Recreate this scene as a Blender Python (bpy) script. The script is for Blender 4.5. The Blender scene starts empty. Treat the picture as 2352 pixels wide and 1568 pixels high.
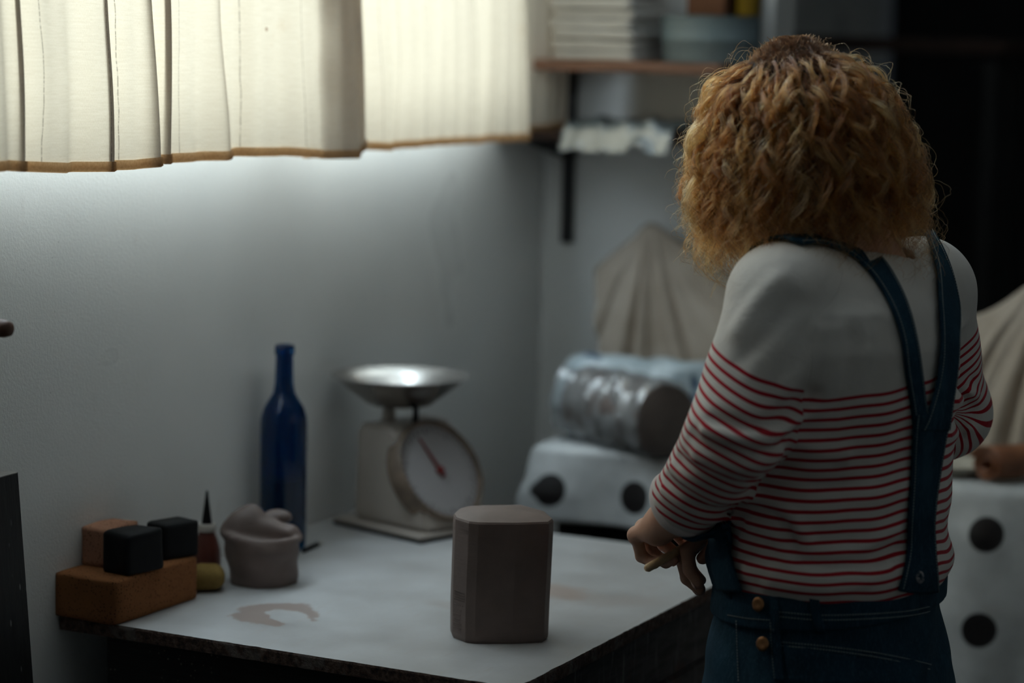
import bpy, bmesh, math, random
import numpy as np
from mathutils import Vector, Matrix, noise as mnoise

random.seed(7)
rng = np.random.default_rng(11)
SC = bpy.context.scene
COL = SC.collection

# ------------------------------------------------------------------ camera
IW, IH = 2352, 1568
LENS = 85.0
FPX = LENS / 36.0 * IW
YAW, PITCH, ROLL = math.radians(23.78), math.radians(7.35), math.radians(1.32)
CAM = np.array([1.784, -2.615, 1.631])
_f = np.array([-math.sin(YAW) * math.cos(PITCH), math.cos(YAW) * math.cos(PITCH), -math.sin(PITCH)])
_r = np.array([math.cos(YAW), math.sin(YAW), 0.0])
_u = np.cross(_r, _f)
CR = math.cos(ROLL) * _r + math.sin(ROLL) * _u
CU = -math.sin(ROLL) * _r + math.cos(ROLL) * _u
CF = _f
cd = bpy.data.cameras.new('camera')
cam = bpy.data.objects.new('camera', cd)
COL.objects.link(cam)
cam.matrix_world = Matrix(((CR[0], CU[0], -CF[0], CAM[0]), (CR[1], CU[1], -CF[1], CAM[1]),
                           (CR[2], CU[2], -CF[2], CAM[2]), (0, 0, 0, 1)))
cd.lens = LENS
cd.sensor_width = 36.0
cd.dof.use_dof = True
cd.dof.focus_distance = 3.02
cd.dof.aperture_fstop = 2.0
cd.clip_start = 0.05
SC.camera = cam


def ray(px, py):
    return CF + CR * (px - IW / 2) / FPX - CU * (py - IH / 2) / FPX


def pl(px, py, axis, val):
    """the point where the line of sight of a pixel meets the plane axis = val"""
    v = ray(px, py)
    return CAM + v * ((val - CAM[axis]) / v[axis])


# ------------------------------------------------------------------ light
world = bpy.data.worlds.new('world')
SC.world = world
world.use_nodes = True
_bg = world.node_tree.nodes['Background']
_bg.inputs[0].default_value = (0.55, 0.68, 0.85, 1)
_bg.inputs[1].default_value = 0.25


def area(name, loc, target, sx, sy, power, color):
    ld = bpy.data.lights.new(name, 'AREA')
    ld.shape = 'RECTANGLE'
    ld.size, ld.size_y = sx, sy
    ld.energy = power
    ld.color = color
    o = bpy.data.objects.new(name, ld)
    COL.objects.link(o)
    o.location = loc
    d = Vector(target) - Vector(loc)
    o.rotation_euler = d.to_track_quat('-Z', 'Y').to_euler()
    return o


# the overcast daylight outside the window
area('window_left_offscreen', (-0.36, 0.52, 2.10), (1.0, 0.52, 1.75), 1.66, 1.3, 116, (0.74, 0.90, 1.0))


vs = SC.view_settings
vs.view_transform = 'Standard'
vs.look = 'None'
vs.exposure = -0.3
vs.gamma = 1.0
vs.use_curve_mapping = False
SC.cycles.max_bounces = 8
SC.cycles.diffuse_bounces = 4
SC.cycles.adaptive_threshold = 0.02
SC.cycles.transmission_bounces = 8
SC.cycles.transparent_max_bounces = 12
SC.cycles.sample_clamp_indirect = 6.0
SC.cycles.caustics_reflective = False
SC.cycles.use_denoising = True


# ------------------------------------------------------------------ helpers
def srgb(r, g, b):
    f = lambda c: (c / 255.0 / 12.92) if c / 255.0 <= 0.04045 else ((c / 255.0 + 0.055) / 1.055) ** 2.4
    return (f(r), f(g), f(b), 1.0)


class NT:
    """small node-tree builder"""
    def __init__(self, name):
        self.m = bpy.data.materials.new(name)
        self.m.use_nodes = True
        self.t = self.m.node_tree
        self.t.nodes.clear()
        self.out = self.n('ShaderNodeOutputMaterial')
        self._tc = None

    def n(self, typ, **kw):
        nd = self.t.nodes.new(typ)
        for k, v in kw.items():
            if k.startswith('i_'):
                self.put(nd.inputs[k[2:].replace('_', ' ')], v)
            else:
                setattr(nd, k, v)
        return nd

    def put(self, sock, v):
        if hasattr(v, 'is_output'):
            self.t.links.new(v, sock)
        elif v is not None:
            sock.default_value = v

    def obj(self):
        if self._tc is None:
            self._tc = self.n('ShaderNodeTexCoord')
        return self._tc.outputs['Object']

    def uv(self):
        if self._tc is None:
            self._tc = self.n('ShaderNodeTexCoord')
        return self._tc.outputs['UV']

    def attr(self, name):
        return self.n('ShaderNodeAttribute', attribute_name=name)

    def map(self, vec, scale=(1, 1, 1), loc=(0, 0, 0), rot=(0, 0, 0)):
        nd = self.n('ShaderNodeMapping')
        self.put(nd.inputs['Vector'], vec)
        nd.inputs['Scale'].default_value = scale
        nd.inputs['Location'].default_value = loc
        nd.inputs['Rotation'].default_value = rot
        return nd.outputs[0]

    def noise(self, vec, scale, detail=4.0, rough=0.55, dist=0.0):
        nd = self.n('ShaderNodeTexNoise')
        self.put(nd.inputs['Vector'], vec)
        nd.inputs['Scale'].default_value = scale
        nd.inputs['Detail'].default_value = detail
        nd.inputs['Roughness'].default_value = rough
        nd.inputs['Distortion'].default_value = dist
        return nd.outputs['Fac']

    def voro(self, vec, scale, feature='F1', rand=1.0):
        nd = self.n('ShaderNodeTexVoronoi', feature=feature)
        self.put(nd.inputs['Vector'], vec)
        nd.inputs['Scale'].default_value = scale
        nd.inputs['Randomness'].default_value = rand
        return nd.outputs['Distance']

    def ramp(self, fac, stops, interp='LINEAR'):
        nd = self.n('ShaderNodeValToRGB')
        nd.color_ramp.interpolation = interp
        cr = nd.color_ramp
        while len(cr.elements) < len(stops):
            cr.elements.new(0.5)
        for e, (p, c) in zip(cr.elements, stops):
            e.position = p
            e.color = c if len(c) == 4 else (*c, 1)
        self.put(nd.inputs[0], fac)
        return nd.outputs[0]

    def step(self, fac, a, b):
        nd = self.n('ShaderNodeMapRange', interpolation_type='SMOOTHSTEP')
        self.put(nd.inputs['Value'], fac)
        nd.inputs['From Min'].default_value = a
        nd.inputs['From Max'].default_value = b
        return nd.outputs[0]

    def mix(self, fac, a, b, mode='MIX'):
        nd = self.n('ShaderNodeMix', data_type='RGBA', blend_type=mode)
        self.put(nd.inputs['Factor'], fac)
        self.put(nd.inputs['A'], a) if False else None
        self.put(nd.inputs[6], a)
        self.put(nd.inputs[7], b)
        return nd.outputs[2]

    def math(self, op, a, b=None, c=None):
        nd = self.n('ShaderNodeMath', operation=op)
        self.put(nd.inputs[0], a)
        if b is not None:
            self.put(nd.inputs[1], b)
        if c is not None:
            self.put(nd.inputs[2], c)
        return nd.outputs[0]

    def bump(self, h, dist=0.001, strength=1.0, normal=None):
        nd = self.n('ShaderNodeBump')
        nd.inputs['Distance'].default_value = dist
        nd.inputs['Strength'].default_value = strength
        self.put(nd.inputs['Height'], h)
        if normal is not None:
            self.put(nd.inputs['Normal'], normal)
        return nd.outputs[0]

    def pbr(self, color, rough=0.6, normal=None, metal=0.0, spec=0.5, **kw):
        p = self.n('ShaderNodeBsdfPrincipled')
        self.put(p.inputs['Base Color'], color)
        self.put(p.inputs['Roughness'], rough)
        self.put(p.inputs['Metallic'], metal)
        self.put(p.inputs['Specular IOR Level'], spec)
        if normal is not None:
            self.put(p.inputs['Normal'], normal)
        for k, v in kw.items():
            self.put(p.inputs[k.replace('_', ' ')], v)
        self.t.links.new(p.outputs[0], self.out.inputs[0])
        return p

    def surface(self, sh):
        self.t.links.new(sh, self.out.inputs[0])
        return self.m


def simple(name, color, rough=0.6, var=0.15, scale=30, bump=0.0003, metal=0.0, spec=0.5, detail=4):
    t = NT(name)
    f = t.noise(t.obj(), scale, detail)
    dark = tuple(c * (1 - var) for c in color[:3]) + (1,)
    lite = tuple(min(1, c * (1 + var)) for c in color[:3]) + (1,)
    c = t.ramp(f, [(0.3, dark), (0.7, lite)])
    t.pbr(c, rough, t.bump(f, bump) if bump else None, metal, spec)
    return t.m


def mesh_obj(name, verts, faces, mat=None, parent=None, smooth=False, uvs=None):
    me = bpy.data.meshes.new(name)
    me.from_pydata([tuple(map(float, v)) for v in verts], [], [tuple(map(int, f)) for f in faces])
    me.update()
    if smooth:
        me.polygons.foreach_set('use_smooth', [True] * len(me.polygons))
    return link(name, me, mat, parent)


def link(name, me, mat=None, parent=None):
    o = bpy.data.objects.new(name, me)
    COL.objects.link(o)
    if mat is not None:
        me.materials.append(mat)
    if parent is not None:
        o.parent = parent
    return o


def bm_obj(name, bm, mat=None, parent=None, smooth=False, angle=None):
    bmesh.ops.recalc_face_normals(bm, faces=bm.faces[:])
    me = bpy.data.meshes.new(name)
    bm.to_mesh(me)
    bm.free()
    if smooth:
        me.polygons.foreach_set('use_smooth', [True] * len(me.polygons))
        if angle:
            me.set_sharp_from_angle(angle=math.radians(angle))
    return link(name, me, mat, parent)


def tag(o, label=None, cat=None, group=None, kind=None):
    for k, v in (('label', label), ('category', cat), ('group', group), ('kind', kind)):
        if v:
            o[k] = v
    return o


def empty(name, loc, rz=0.0):
    o = bpy.data.objects.new(name, None)
    COL.objects.link(o)
    o.location = loc
    o.rotation_euler = (0, 0, rz)
    o.empty_display_size = 0.05
    return o


def box_bm(lo, hi, bevel=0.0, seg=2, bm=None):
    new = bm is None
    bm = bm or bmesh.new()
    r = bmesh.ops.create_cube(bm, size=1.0)
    for v in r['verts']:
        v.co = Vector([lo[i] + (v.co[i] + 0.5) * (hi[i] - lo[i]) for i in range(3)])
    if bevel and new:
        bmesh.ops.bevel(bm, geom=bm.edges[:], offset=bevel, segments=seg, affect='EDGES', profile=0.6)
    return bm


def box(name, lo, hi, mat, parent=None, bevel=0.002, seg=2):
    return bm_obj(name, box_bm(lo, hi, bevel, seg), mat, parent, smooth=bool(bevel), angle=40)


def lathe(name, prof, mat, parent=None, n=48, loc=(0, 0, 0), close=True):
    """profile (r, z) turned about z"""
    vs_, fs = [], []
    m = len(prof)
    for r, z in prof:
        for k in range(n):
            a = 2 * math.pi * k / n
            vs_.append((loc[0] + r * math.cos(a), loc[1] + r * math.sin(a), loc[2] + z))
    for i in range(m - 1):
        for k in range(n):
            k2 = (k + 1) % n
            fs.append((i * n + k, i * n + k2, (i + 1) * n + k2, (i + 1) * n + k))
    if close:
        fs.append(tuple(reversed(range(n))))
        fs.append(tuple((m - 1) * n + k for k in range(n)))
    o = mesh_obj(name, vs_, fs, mat, parent, smooth=True)
    o.data.set_sharp_from_angle(angle=math.radians(50))
    return o


def frames(pts):
    """parallel-transport frames of a polyline"""
    P = np.asarray(pts, float)
    T = np.gradient(P, axis=0)
    T /= np.linalg.norm(T, axis=1)[:, None] + 1e-12
    n = np.cross(T[0], [0.3, 0.2, 0.93])
    n /= np.linalg.norm(n)
    N = [n]
    for i in range(1, len(P)):
        n = N[-1] - T[i] * np.dot(N[-1], T[i])
        n /= np.linalg.norm(n) + 1e-12
        N.append(n)
    N = np.array(N)
    return P, T, N, np.cross(T, N)


def tube(name, pts, rad, mat, parent=None, n=10, flat=1.0):
    P, T, N, Bn = frames(pts)
    rad = np.broadcast_to(np.asarray(rad, float), (len(P),))
    vs_, fs = [], []
    for i in range(len(P)):
        for k in range(n):
            a = 2 * math.pi * k / n
            vs_.append(P[i] + rad[i] * (math.cos(a) * N[i] + flat * math.sin(a) * Bn[i]))
    for i in range(len(P) - 1):
        for k in range(n):
            k2 = (k + 1) % n
            fs.append((i * n + k, i * n + k2, (i + 1) * n + k2, (i + 1) * n + k))
    fs.append(tuple(reversed(range(n))))
    fs.append(tuple((len(P) - 1) * n + k for k in range(n)))
    return mesh_obj(name, vs_, fs, mat, parent, smooth=True)


def grid_obj(name, P, mat, parent=None, thick=0.0, wrap=False):
    """P: (nu, nv, 3) -> a smooth sheet, thickened inwards when thick"""
    nu, nv = P.shape[:2]
    fs = []
    for i in range(nu if wrap else nu - 1):
        i2 = (i + 1) % nu
        for j in range(nv - 1):
            fs.append((i * nv + j, i2 * nv + j, i2 * nv + j + 1, i * nv + j + 1))
    o = mesh_obj(name, P.reshape(-1, 3), fs, mat, parent, smooth=True)
    if thick:
        md = o.modifiers.new('thickness', 'SOLIDIFY')
        md.thickness = thick
        md.offset = 0
    uvl = o.data.uv_layers.new(name='UVMap')
    vi = np.zeros(len(o.data.loops), int)
    o.data.loops.foreach_get('vertex_index', vi)
    uv = np.stack([(vi // nv) / max(1, nu - 1), (vi % nv) / max(1, nv - 1)], 1)
    uvl.data.foreach_set('uv', uv.ravel())
    return o


def interp(poly, q):
    poly = np.asarray(poly, float)
    return np.stack([np.interp(q, poly[:, 0], poly[:, k]) for k in range(1, poly.shape[1])], -1)


def smoothpath(pts, n):
    """Catmull-Rom through pts, n samples"""
    P = np.asarray(pts, float)
    P = np.vstack([2 * P[0] - P[1], P, 2 * P[-1] - P[-2]])
    m = len(P) - 3
    out = []
    for s in np.linspace(0, m - 1e-9, n):
        i = int(s); t = s - i
        p0, p1, p2, p3 = P[i:i + 4]
        out.append(0.5 * (2 * p1 + (p2 - p0) * t + (2 * p0 - 5 * p1 + 4 * p2 - p3) * t * t + (3 * p1 - p0 - 3 * p2 + p3) * t ** 3))
    return np.array(out)


# ------------------------------------------------------------------ implicit surfaces
def cap(p, a, b, ra, rb):
    a = np.asarray(a, float); b = np.asarray(b, float)
    d = b - a
    t = np.clip(((p - a) @ d) / (d @ d), 0, 1)
    q = p - a - t[:, None] * d
    return np.sqrt((q * q).sum(1)) - (ra + (rb - ra) * t)


def ell(p, c, R, M=None):
    q = p - np.asarray(c, float)
    if M is not None:
        q = q @ M
    R = np.asarray(R, float)
    k0 = np.sqrt(((q / R) ** 2).sum(1)) + 1e-9
    k1 = np.sqrt(((q / (R * R)) ** 2).sum(1)) + 1e-9
    return k0 * (k0 - 1) / k1


def smin(a, b, k):
    h = np.clip(0.5 + 0.5 * (b - a) / k, 0, 1)
    return b + (a - b) * h - k * h * (1 - h)


def smax(a, b, k):
    return -smin(-a, -b, k)


def surface_nets(f, lo, hi, h):
    """vertices and quads of f = 0 in a box, evaluated only near the surface"""
    lo = np.asarray(lo, float); hi = np.asarray(hi, float)
    st = 4
    n = (np.ceil((hi - lo) / h / st).astype(int) + 1) * st + 1
    ax = [lo[i] + h * np.arange(n[i]) for i in range(3)]
    cax = [a[::st] for a in ax]
    G = np.stack(np.meshgrid(*cax, indexing='ij'), -1)
    cs = G.shape[:3]
    cv = f(G.reshape(-1, 3)).reshape(cs)
    near = np.abs(cv) < h * st * 1.9
    idx = [np.clip((np.arange(n[i]) + st // 2) // st, 0, cs[i] - 1) for i in range(3)]
    V = cv[np.ix_(*idx)]
    M = near[np.ix_(*idx)]
    I = np.argwhere(M)
    V[M] = f(lo + h * I)
    s = V < 0
    N = n - 1
    cnt = np.zeros(N, np.int16)
    acc = np.zeros((*N, 3))
    for axis in range(3):
        a = [slice(None)] * 3; b = [slice(None)] * 3
        a[axis] = slice(0, -1); b[axis] = slice(1, None)
        cross = s[tuple(a)] != s[tuple(b)]
        ci = np.argwhere(cross)
        v0 = V[tuple(a)][cross]; v1 = V[tuple(b)][cross]
        t = v0 / (v0 - v1)
        pos = ci.astype(float)
        pos[:, axis] += t
        o1, o2 = [k for k in range(3) if k != axis]
        for d1 in (0, -1):
            for d2 in (0, -1):
                c = ci.copy()
                c[:, o1] += d1; c[:, o2] += d2
                ok = ((c >= 0) & (c < N)).all(1)
                c = c[ok]
                np.add.at(cnt, (c[:, 0], c[:, 1], c[:, 2]), 1)
                np.add.at(acc, (c[:, 0], c[:, 1], c[:, 2]), pos[ok])
    has = cnt > 0
    vid = -np.ones(N, int)
    vid[has] = np.arange(has.sum())
    verts = lo + h * acc[has] / cnt[has][:, None]
    quads = []
    for axis in range(3):
        a = [slice(None)] * 3; b = [slice(None)] * 3
        a[axis] = slice(0, -1); b[axis] = slice(1, None)
        sa, sb = s[tuple(a)], s[tuple(b)]
        ci = np.argwhere(sa != sb)
        o1, o2 = (axis + 1) % 3, (axis + 2) % 3
        ok = (ci[:, o1] > 0) & (ci[:, o2] > 0) & (ci[:, o1] < N[o1]) & (ci[:, o2] < N[o2])
        ci = ci[ok]
        q = []
        for d1, d2 in ((0, 0), (-1, 0), (-1, -1), (0, -1)):
            c = ci.copy(); c[:, o1] += d1; c[:, o2] += d2
            q.append(vid[c[:, 0], c[:, 1], c[:, 2]])
        q = np.stack(q, 1)
        flip = sa[tuple(ci.T)]
        q[~flip] = q[~flip][:, ::-1]
        quads.append(q)
    quads = np.vstack(quads)
    return verts, quads[(quads >= 0).all(1)]


def np_mesh(name, V, Q, mat=None, parent=None, smooth=True):
    me = bpy.data.meshes.new(name)
    Q = np.asarray(Q, np.int32)
    k = Q.shape[1]
    me.vertices.add(len(V)); me.vertices.foreach_set('co', np.asarray(V, np.float32).ravel())
    me.loops.add(Q.size); me.loops.foreach_set('vertex_index', Q.ravel())
    me.polygons.add(len(Q)); me.polygons.foreach_set('loop_start', np.arange(0, Q.size, k, dtype=np.int32))
    me.polygons.foreach_set('use_smooth', np.full(len(Q), smooth))
    me.update(calc_edges=True)
    me.validate()
    return link(name, me, mat, parent)


def relax(V, Q, it=2, lam=0.5):
    """Laplacian smoothing on quads"""
    E = np.vstack([Q[:, [i, (i + 1) % 4]] for i in range(4)])
    for _ in range(it):
        S = np.zeros_like(V); c = np.zeros(len(V))
        for a, b in ((0, 1), (1, 0)):
            np.add.at(S, E[:, a], V[E[:, b]]); np.add.at(c, E[:, a], 1)
        V = V + lam * (S / c[:, None] - V)
    return V


def attr_f(o, name, arr):
    a = o.data.attributes.new(name, 'FLOAT', 'POINT')
    a.data.foreach_set('value', np.asarray(arr, np.float32))


def march(f, px, py, t0=2.2, t1=5.0):
    """first point of the surface f = 0 along a pixel's line of sight"""
    v = ray(px, py)
    t = t0
    for _ in range(200):
        d = float(f((CAM + v * t)[None])[0])
        if d < 0.0004:
            break
        t += max(d * 0.6, 0.0004)
        if t > t1:
            return None
    return CAM + v * t


def normal_of(f, p, e=0.004):
    E = np.eye(3) * e
    g = f(p + E) - f(p - E)
    return g / (np.linalg.norm(g) + 1e-12)
# ================================================================== ROOM
T = 0.85            # top of the workbench
YB = 1.60           # the back wall

t = NT('painted_wall')
oc = t.obj()
big = t.noise(oc, 2.2, 3, 0.5)
scuff = t.noise(t.map(oc, (1, 6, 2.2)), 5.0, 5, 0.7)
spots = t.voro(oc, 34)
fine = t.noise(oc, 260, 2, 0.5)
c = t.ramp(big, [(0.3, srgb(226, 226, 224)), (0.7, srgb(238, 237, 234))])
c = t.mix(t.math('MULTIPLY', t.step(scuff, 0.60, 0.78), 0.10), c, srgb(150, 128, 112))
c = t.mix(t.math('MULTIPLY', t.step(spots, 0.05, 0.02), 0.35), c, srgb(70, 66, 62))
t.pbr(c, t.ramp(big, [(0.3, (0.27, 0.27, 0.27)), (0.7, (0.30, 0.30, 0.30))]),
      t.bump(t.math('ADD', fine, t.math('MULTIPLY', big, 1.0)), 0.0009, 0.5), spec=0.45)
M_WALL = t.m
M_DARKWALL = simple('painted_darkness_wall', (0.012, 0.011, 0.011, 1), 0.8, 0.3, 6)  # near-black colour stands in for the darkness of the unlit passage
M_FLOOR = simple('concrete_floor', (0.035, 0.032, 0.030, 1), 0.75, 0.3, 9)
M_CEIL = simple('ceiling_paint', (0.70, 0.69, 0.67, 1), 0.8, 0.05, 4)

X1, Y0, ZC = 4.2, -3.6, 2.8
XL = -0.014                                        # face of the window wall
WY0, WY1, WZ0, WZ1 = -0.30, 1.28, 1.475, 2.62      # the window opening
tag(box('floor', (-0.2, Y0, -0.1), (X1, 4.2, 0.0), M_FLOOR, bevel=0), kind='structure')
tag(box('ceiling', (-0.2, Y0, ZC), (X1, 4.2, ZC + 0.1), M_CEIL, bevel=0), kind='structure')
bm = bmesh.new()
for lo, hi in (((-0.16, Y0, 0), (XL, WY0, ZC)), ((-0.16, WY1, 0), (XL, 4.2, ZC)),
               ((-0.16, WY0, 0), (XL, WY1, WZ0)), ((-0.16, WY0, WZ1), (XL, WY1, ZC))):
    box_bm(lo, hi, bm=bm)
bmesh.ops.remove_doubles(bm, verts=bm.verts[:], dist=1e-5)
tag(bm_obj('wall_left', bm, M_WALL), kind='structure')
XW = 0.43                                          # the white part of the back wall ends here, an unlit passage follows
tag(box('wall_back', (XL, YB, 0), (XW, YB + 0.12, ZC), M_WALL, bevel=0), kind='structure')
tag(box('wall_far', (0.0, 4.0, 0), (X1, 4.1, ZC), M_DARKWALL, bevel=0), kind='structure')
tag(box('wall_right', (X1, Y0, 0), (X1 + 0.1, 4.1, ZC), M_WALL, bevel=0), kind='structure')
tag(box('wall_front', (0, Y0 - 0.1, 0), (X1, Y0, ZC), M_WALL, bevel=0), kind='structure')

# window: frame, two sashes, panes
M_FRAME = simple('window_paint', (0.72, 0.72, 0.70, 1), 0.45, 0.06, 20)
t = NT('window_glass')
mx = t.n('ShaderNodeMixShader')
mx.inputs[0].default_value = 0.06
t.t.links.new(t.n('ShaderNodeBsdfTransparent').outputs[0], mx.inputs[1])
g = t.n('ShaderNodeBsdfGlossy'); g.inputs['Roughness'].default_value = 0.02
t.t.links.new(g.outputs[0], mx.inputs[2])
M_GLASS = t.surface(mx.outputs[0])
win = tag(empty('window_1', (-0.1, (WY0 + WY1) / 2, WZ0)), kind='structure')
hw, hh = (WY1 - WY0) / 2, WZ1 - WZ0
fb = 0.05
for nm, lo, hi in (('window_frame', (-0.03, -hw, 0), (0.03, hw, fb)), ('window_frame', (-0.03, -hw, hh - fb), (0.03, hw, hh)),
                   ('window_frame', (-0.03, -hw, fb), (0.03, -hw + fb, hh - fb)), ('window_frame', (-0.03, hw - fb, fb), (0.03, hw, hh - fb)),
                   ('mullion', (-0.025, -0.03, fb), (0.025, 0.03, hh - fb))):
    box(nm, lo, hi, M_FRAME, win)
for a, b in ((-hw + fb, -0.03), (0.03, hw - fb)):
    box('pane', (-0.003, a, fb), (0.003, b, hh - fb), M_GLASS, win, bevel=0)

# ================================================================== CURTAINS
t = NT('linen_curtain')
uv = t.uv()
oc = t.obj()
weave = t.noise(t.map(oc, (1, 1500, 300)), 1.0, 2, 0.6)
weave2 = t.noise(t.map(oc, (1, 260, 1900)), 1.0, 2, 0.6)
slub = t.noise(t.map(oc, (1, 30, 420)), 1.0, 3, 0.7)
sep = t.n('ShaderNodeSeparateXYZ'); t.put(sep.inputs[0], oc)
su = t.n('ShaderNodeSeparateXYZ'); t.put(su.inputs[0], uv)
# sparse woven-in dark threads running down the cloth
wob = t.math('MULTIPLY', t.noise(t.map(uv, (2, 3, 1)), 3.0, 2), 0.006)
th = t.math('FRACT', t.math('MULTIPLY', t.math('ADD', su.outputs[0], wob), 13.0))
line = t.step(t.math('ABSOLUTE', t.math('SUBTRACT', th, 0.5)), 0.010, 0.004)
dash = t.step(t.noise(t.map(oc, (1, 4, 260)), 1.0, 2), 0.35, 0.55)
line = t.math('MULTIPLY', line, t.math('MULTIPLY_ADD', dash, 0.4, 0.15))
stain = t.step(t.noise(oc, 5.0, 5, 0.7), 0.62, 0.8)
cl = t.ramp(t.math('ADD', t.math('MULTIPLY', weave, 0.5), t.math('MULTIPLY', slub, 0.5)),
            [(0.3, srgb(228, 222, 212)), (0.7, srgb(247, 244, 238))])
cl = t.mix(line, cl, srgb(96, 84, 72))
cl = t.mix(t.math('MULTIPLY', stain, 0.25), cl, srgb(205, 176, 140))
spot = t.step(t.voro(t.map(oc, (1, 1, 1)), 9.0), 0.035, 0.02)
cl = t.mix(t.math('MULTIPLY', spot, 0.6), cl, srgb(140, 95, 60))
bp = t.bump(t.math('ADD', weave, weave2), 0.0006, 0.6)
df = t.n('ShaderNodeBsdfDiffuse'); t.put(df.inputs['Color'], cl); t.put(df.inputs['Normal'], bp)
tr = t.n('ShaderNodeBsdfTranslucent'); t.put(tr.inputs['Color'], t.mix(1.0, cl, (1.0, 0.85, 0.66, 1), 'MULTIPLY')); t.put(tr.inputs['Normal'], bp)
mx = t.n('ShaderNodeMixShader'); mx.inputs[0].default_value = 0.22
t.t.links.new(df.outputs[0], mx.inputs[1]); t.t.links.new(tr.outputs[0], mx.inputs[2])
M_CURTAIN = t.surface(mx.outputs[0])
t = NT('curtain_hem')
n = t.noise(t.obj(), 300, 3)
c = t.ramp(n, [(0.3, srgb(206, 176, 140)), (0.7, srgb(226, 200, 168))])
df = t.n('ShaderNodeBsdfDiffuse'); t.put(df.inputs['Color'], c)
tr = t.n('ShaderNodeBsdfTranslucent'); t.put(tr.inputs['Color'], c)
mx = t.n('ShaderNodeMixShader'); mx.inputs[0].default_value = 0.75
t.t.links.new(df.outputs[0], mx.inputs[1]); t.t.links.new(tr.outputs[0], mx.inputs[2])
M_HEM = t.surface(mx.outputs[0])
M_IRON = simple('black_iron', (0.012, 0.012, 0.013, 1), 0.5, 0.3, 40)

ZROD = 2.20


def curtain(name, plan, hem_px, label, pin, depth=0.085, fold_from=None):
    """plan: list of (y, x) along the cloth; hem_px: polyline of the hem in the photograph"""
    P2 = smoothpath(plan, 420)
    seglen = np.r_[0, np.cumsum(np.linalg.norm(np.diff(P2, axis=0), axis=1))]
    hem = np.array([pl(px, py, 0, depth) for px, py in hem_px])
    zh = np.interp(P2[:, 0], hem[:, 1], hem[:, 2])
    nv = 70
    G = np.zeros((len(P2), nv, 3))
    for j in range(nv):
        v = j / (nv - 1)                     # 0 rod, 1 hem
        k = 0.35 + 0.65 * v                  # pleats open towards the hem
        sw = 0.006 * math.sin(9 * v)
        ph = seglen * 55 + 1.3 * math.sin(3 * v)
        rip = 0.0035 * np.sin(ph) * (0.4 + 0.6 * v) + 0.0025 * np.sin(seglen * 121 + 2.2 * v)
        cre = np.array([mnoise.noise(Vector((s * 9, v * 4.0, pin))) for s in seglen]) * 0.007
        G[:, j, 0] = 0.055 + (P2[:, 1] - 0.055) * k + rip + cre + sw * v * 0.4
        G[:, j, 1] = P2[:, 0] + 0.004 * np.sin(seglen * 31 + 4 * v)
        G[:, j, 2] = ZROD + (zh - ZROD) * v
        if fold_from is not None:            # the turned-back edge of the deep fold wanders on its way down
            w_ = np.clip((np.arange(len(P2)) / len(P2) - fold_from) / (1 - fold_from), 0, 1)
            G[:, j, 1] += w_ * (0.018 * math.sin(26 * v + 0.6) + 0.012 * math.sin(51 * v) - 0.075 * max(0, (v - 0.90) / 0.10) ** 1.5)
    root = empty(name, (float(G[:, 0, 0].mean()), float(G[:, 0, 1].mean()), ZROD))
    tag(root, label, 'curtain', 'curtain panels on the window')
    bpy.context.view_layer.update()
    off = np.array(root.location)
    im = int(np.argmax(P2[:, 0])) if fold_from is not None else len(P2) - 1
    grid_obj('panel', G[:im + 1] - off, M_CURTAIN, root)
    if fold_from is not None:                # the turned-back edge, the same linen a second and third time
        Fc = G[im:] - off
        grid_obj('edge_facing', Fc, M_CURTAIN, root)
    # hem: a folded double edge
    H = []
    for i in range(len(P2)):
        p = G[i, -1] - off
        up = G[i, -4] - G[i, -1]; up /= np.linalg.norm(up)
        nrm = np.array([1, 0, 0.0])
        H.append([p + up * 0.010 + nrm * 0.0030, p + nrm * 0.0034 - up * 0.001, p - up * 0.003, p - nrm * 0.0034 - up * 0.001, p + up * 0.010 - nrm * 0.0030])
    grid_obj('hem', np.array(H), M_HEM, root)
    return root


def yw(px, x=0.085):
    return pl(px, 350, 0, x)[1]


# the plan of each cloth: shallow waves, with one deep fold doubled back on itself
A = [(-0.62, .075)]
y = -0.62
sgn = 1
for yy, xx in ((-.52, .075), (-.44, .10), (-.37, .08), (yw(-60), .095), (yw(20), .084), (yw(46), .094), (yw(43), .088), (yw(70), .080), (yw(120), .092), (yw(180), .084), (yw(232), .098), (yw(229), .091), (yw(260), .084), (yw(300), .090),
               (yw(328), .106), (yw(322), .097), (yw(338), .088), (yw(366), .104), (yw(361), .096), (yw(385), .084), (yw(415), .098), (yw(450), .092), (yw(488), .104), (yw(484), .098), (yw(510), .096),
               (yw(550), .106), (yw(600), .112), (yw(650), .118), (yw(700), .124), (yw(745), .128), (yw(788), .120),
               (yw(799), .106), (yw(780), .098), (yw(745), .094), (yw(706), .090), (yw(712), .082), (yw(750), .076), (yw(792), .072)):
    A.append((yy, xx))
curtain('linen_curtain', A, [(-420, 430), (-200, 405), (0, 386), (140, 392), (300, 384), (345, 372), (480, 362), (530, 353), (620, 352), (700, 358), (760, 356), (800, 332), (900, 330)],
        'cream linen curtain panel with a folded-over darker strip along its inner edge', 3.1, fold_from=0.90)
Bp = [(yw(804), .052), (yw(815), .060), (yw(835), .088), (yw(865), .108), (yw(890), .088), (yw(930), .080), (yw(985), .090), (yw(1030), .082), (yw(1080), .090), (yw(1140), .080),
      (yw(1195), .094), (yw(1207), .062), (yw(1240), .050), (yw(1268), .075), (yw(1296), .092)]
curtain('linen_curtain', Bp, [(760, 336), (810, 338), (860, 341), (930, 338), (1000, 331), (1100, 325), (1195, 318), (1210, 312), (1250, 303), (1297, 288)],
        'flatter cream linen curtain panel hanging beside the wall shelves', 8.4)
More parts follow.
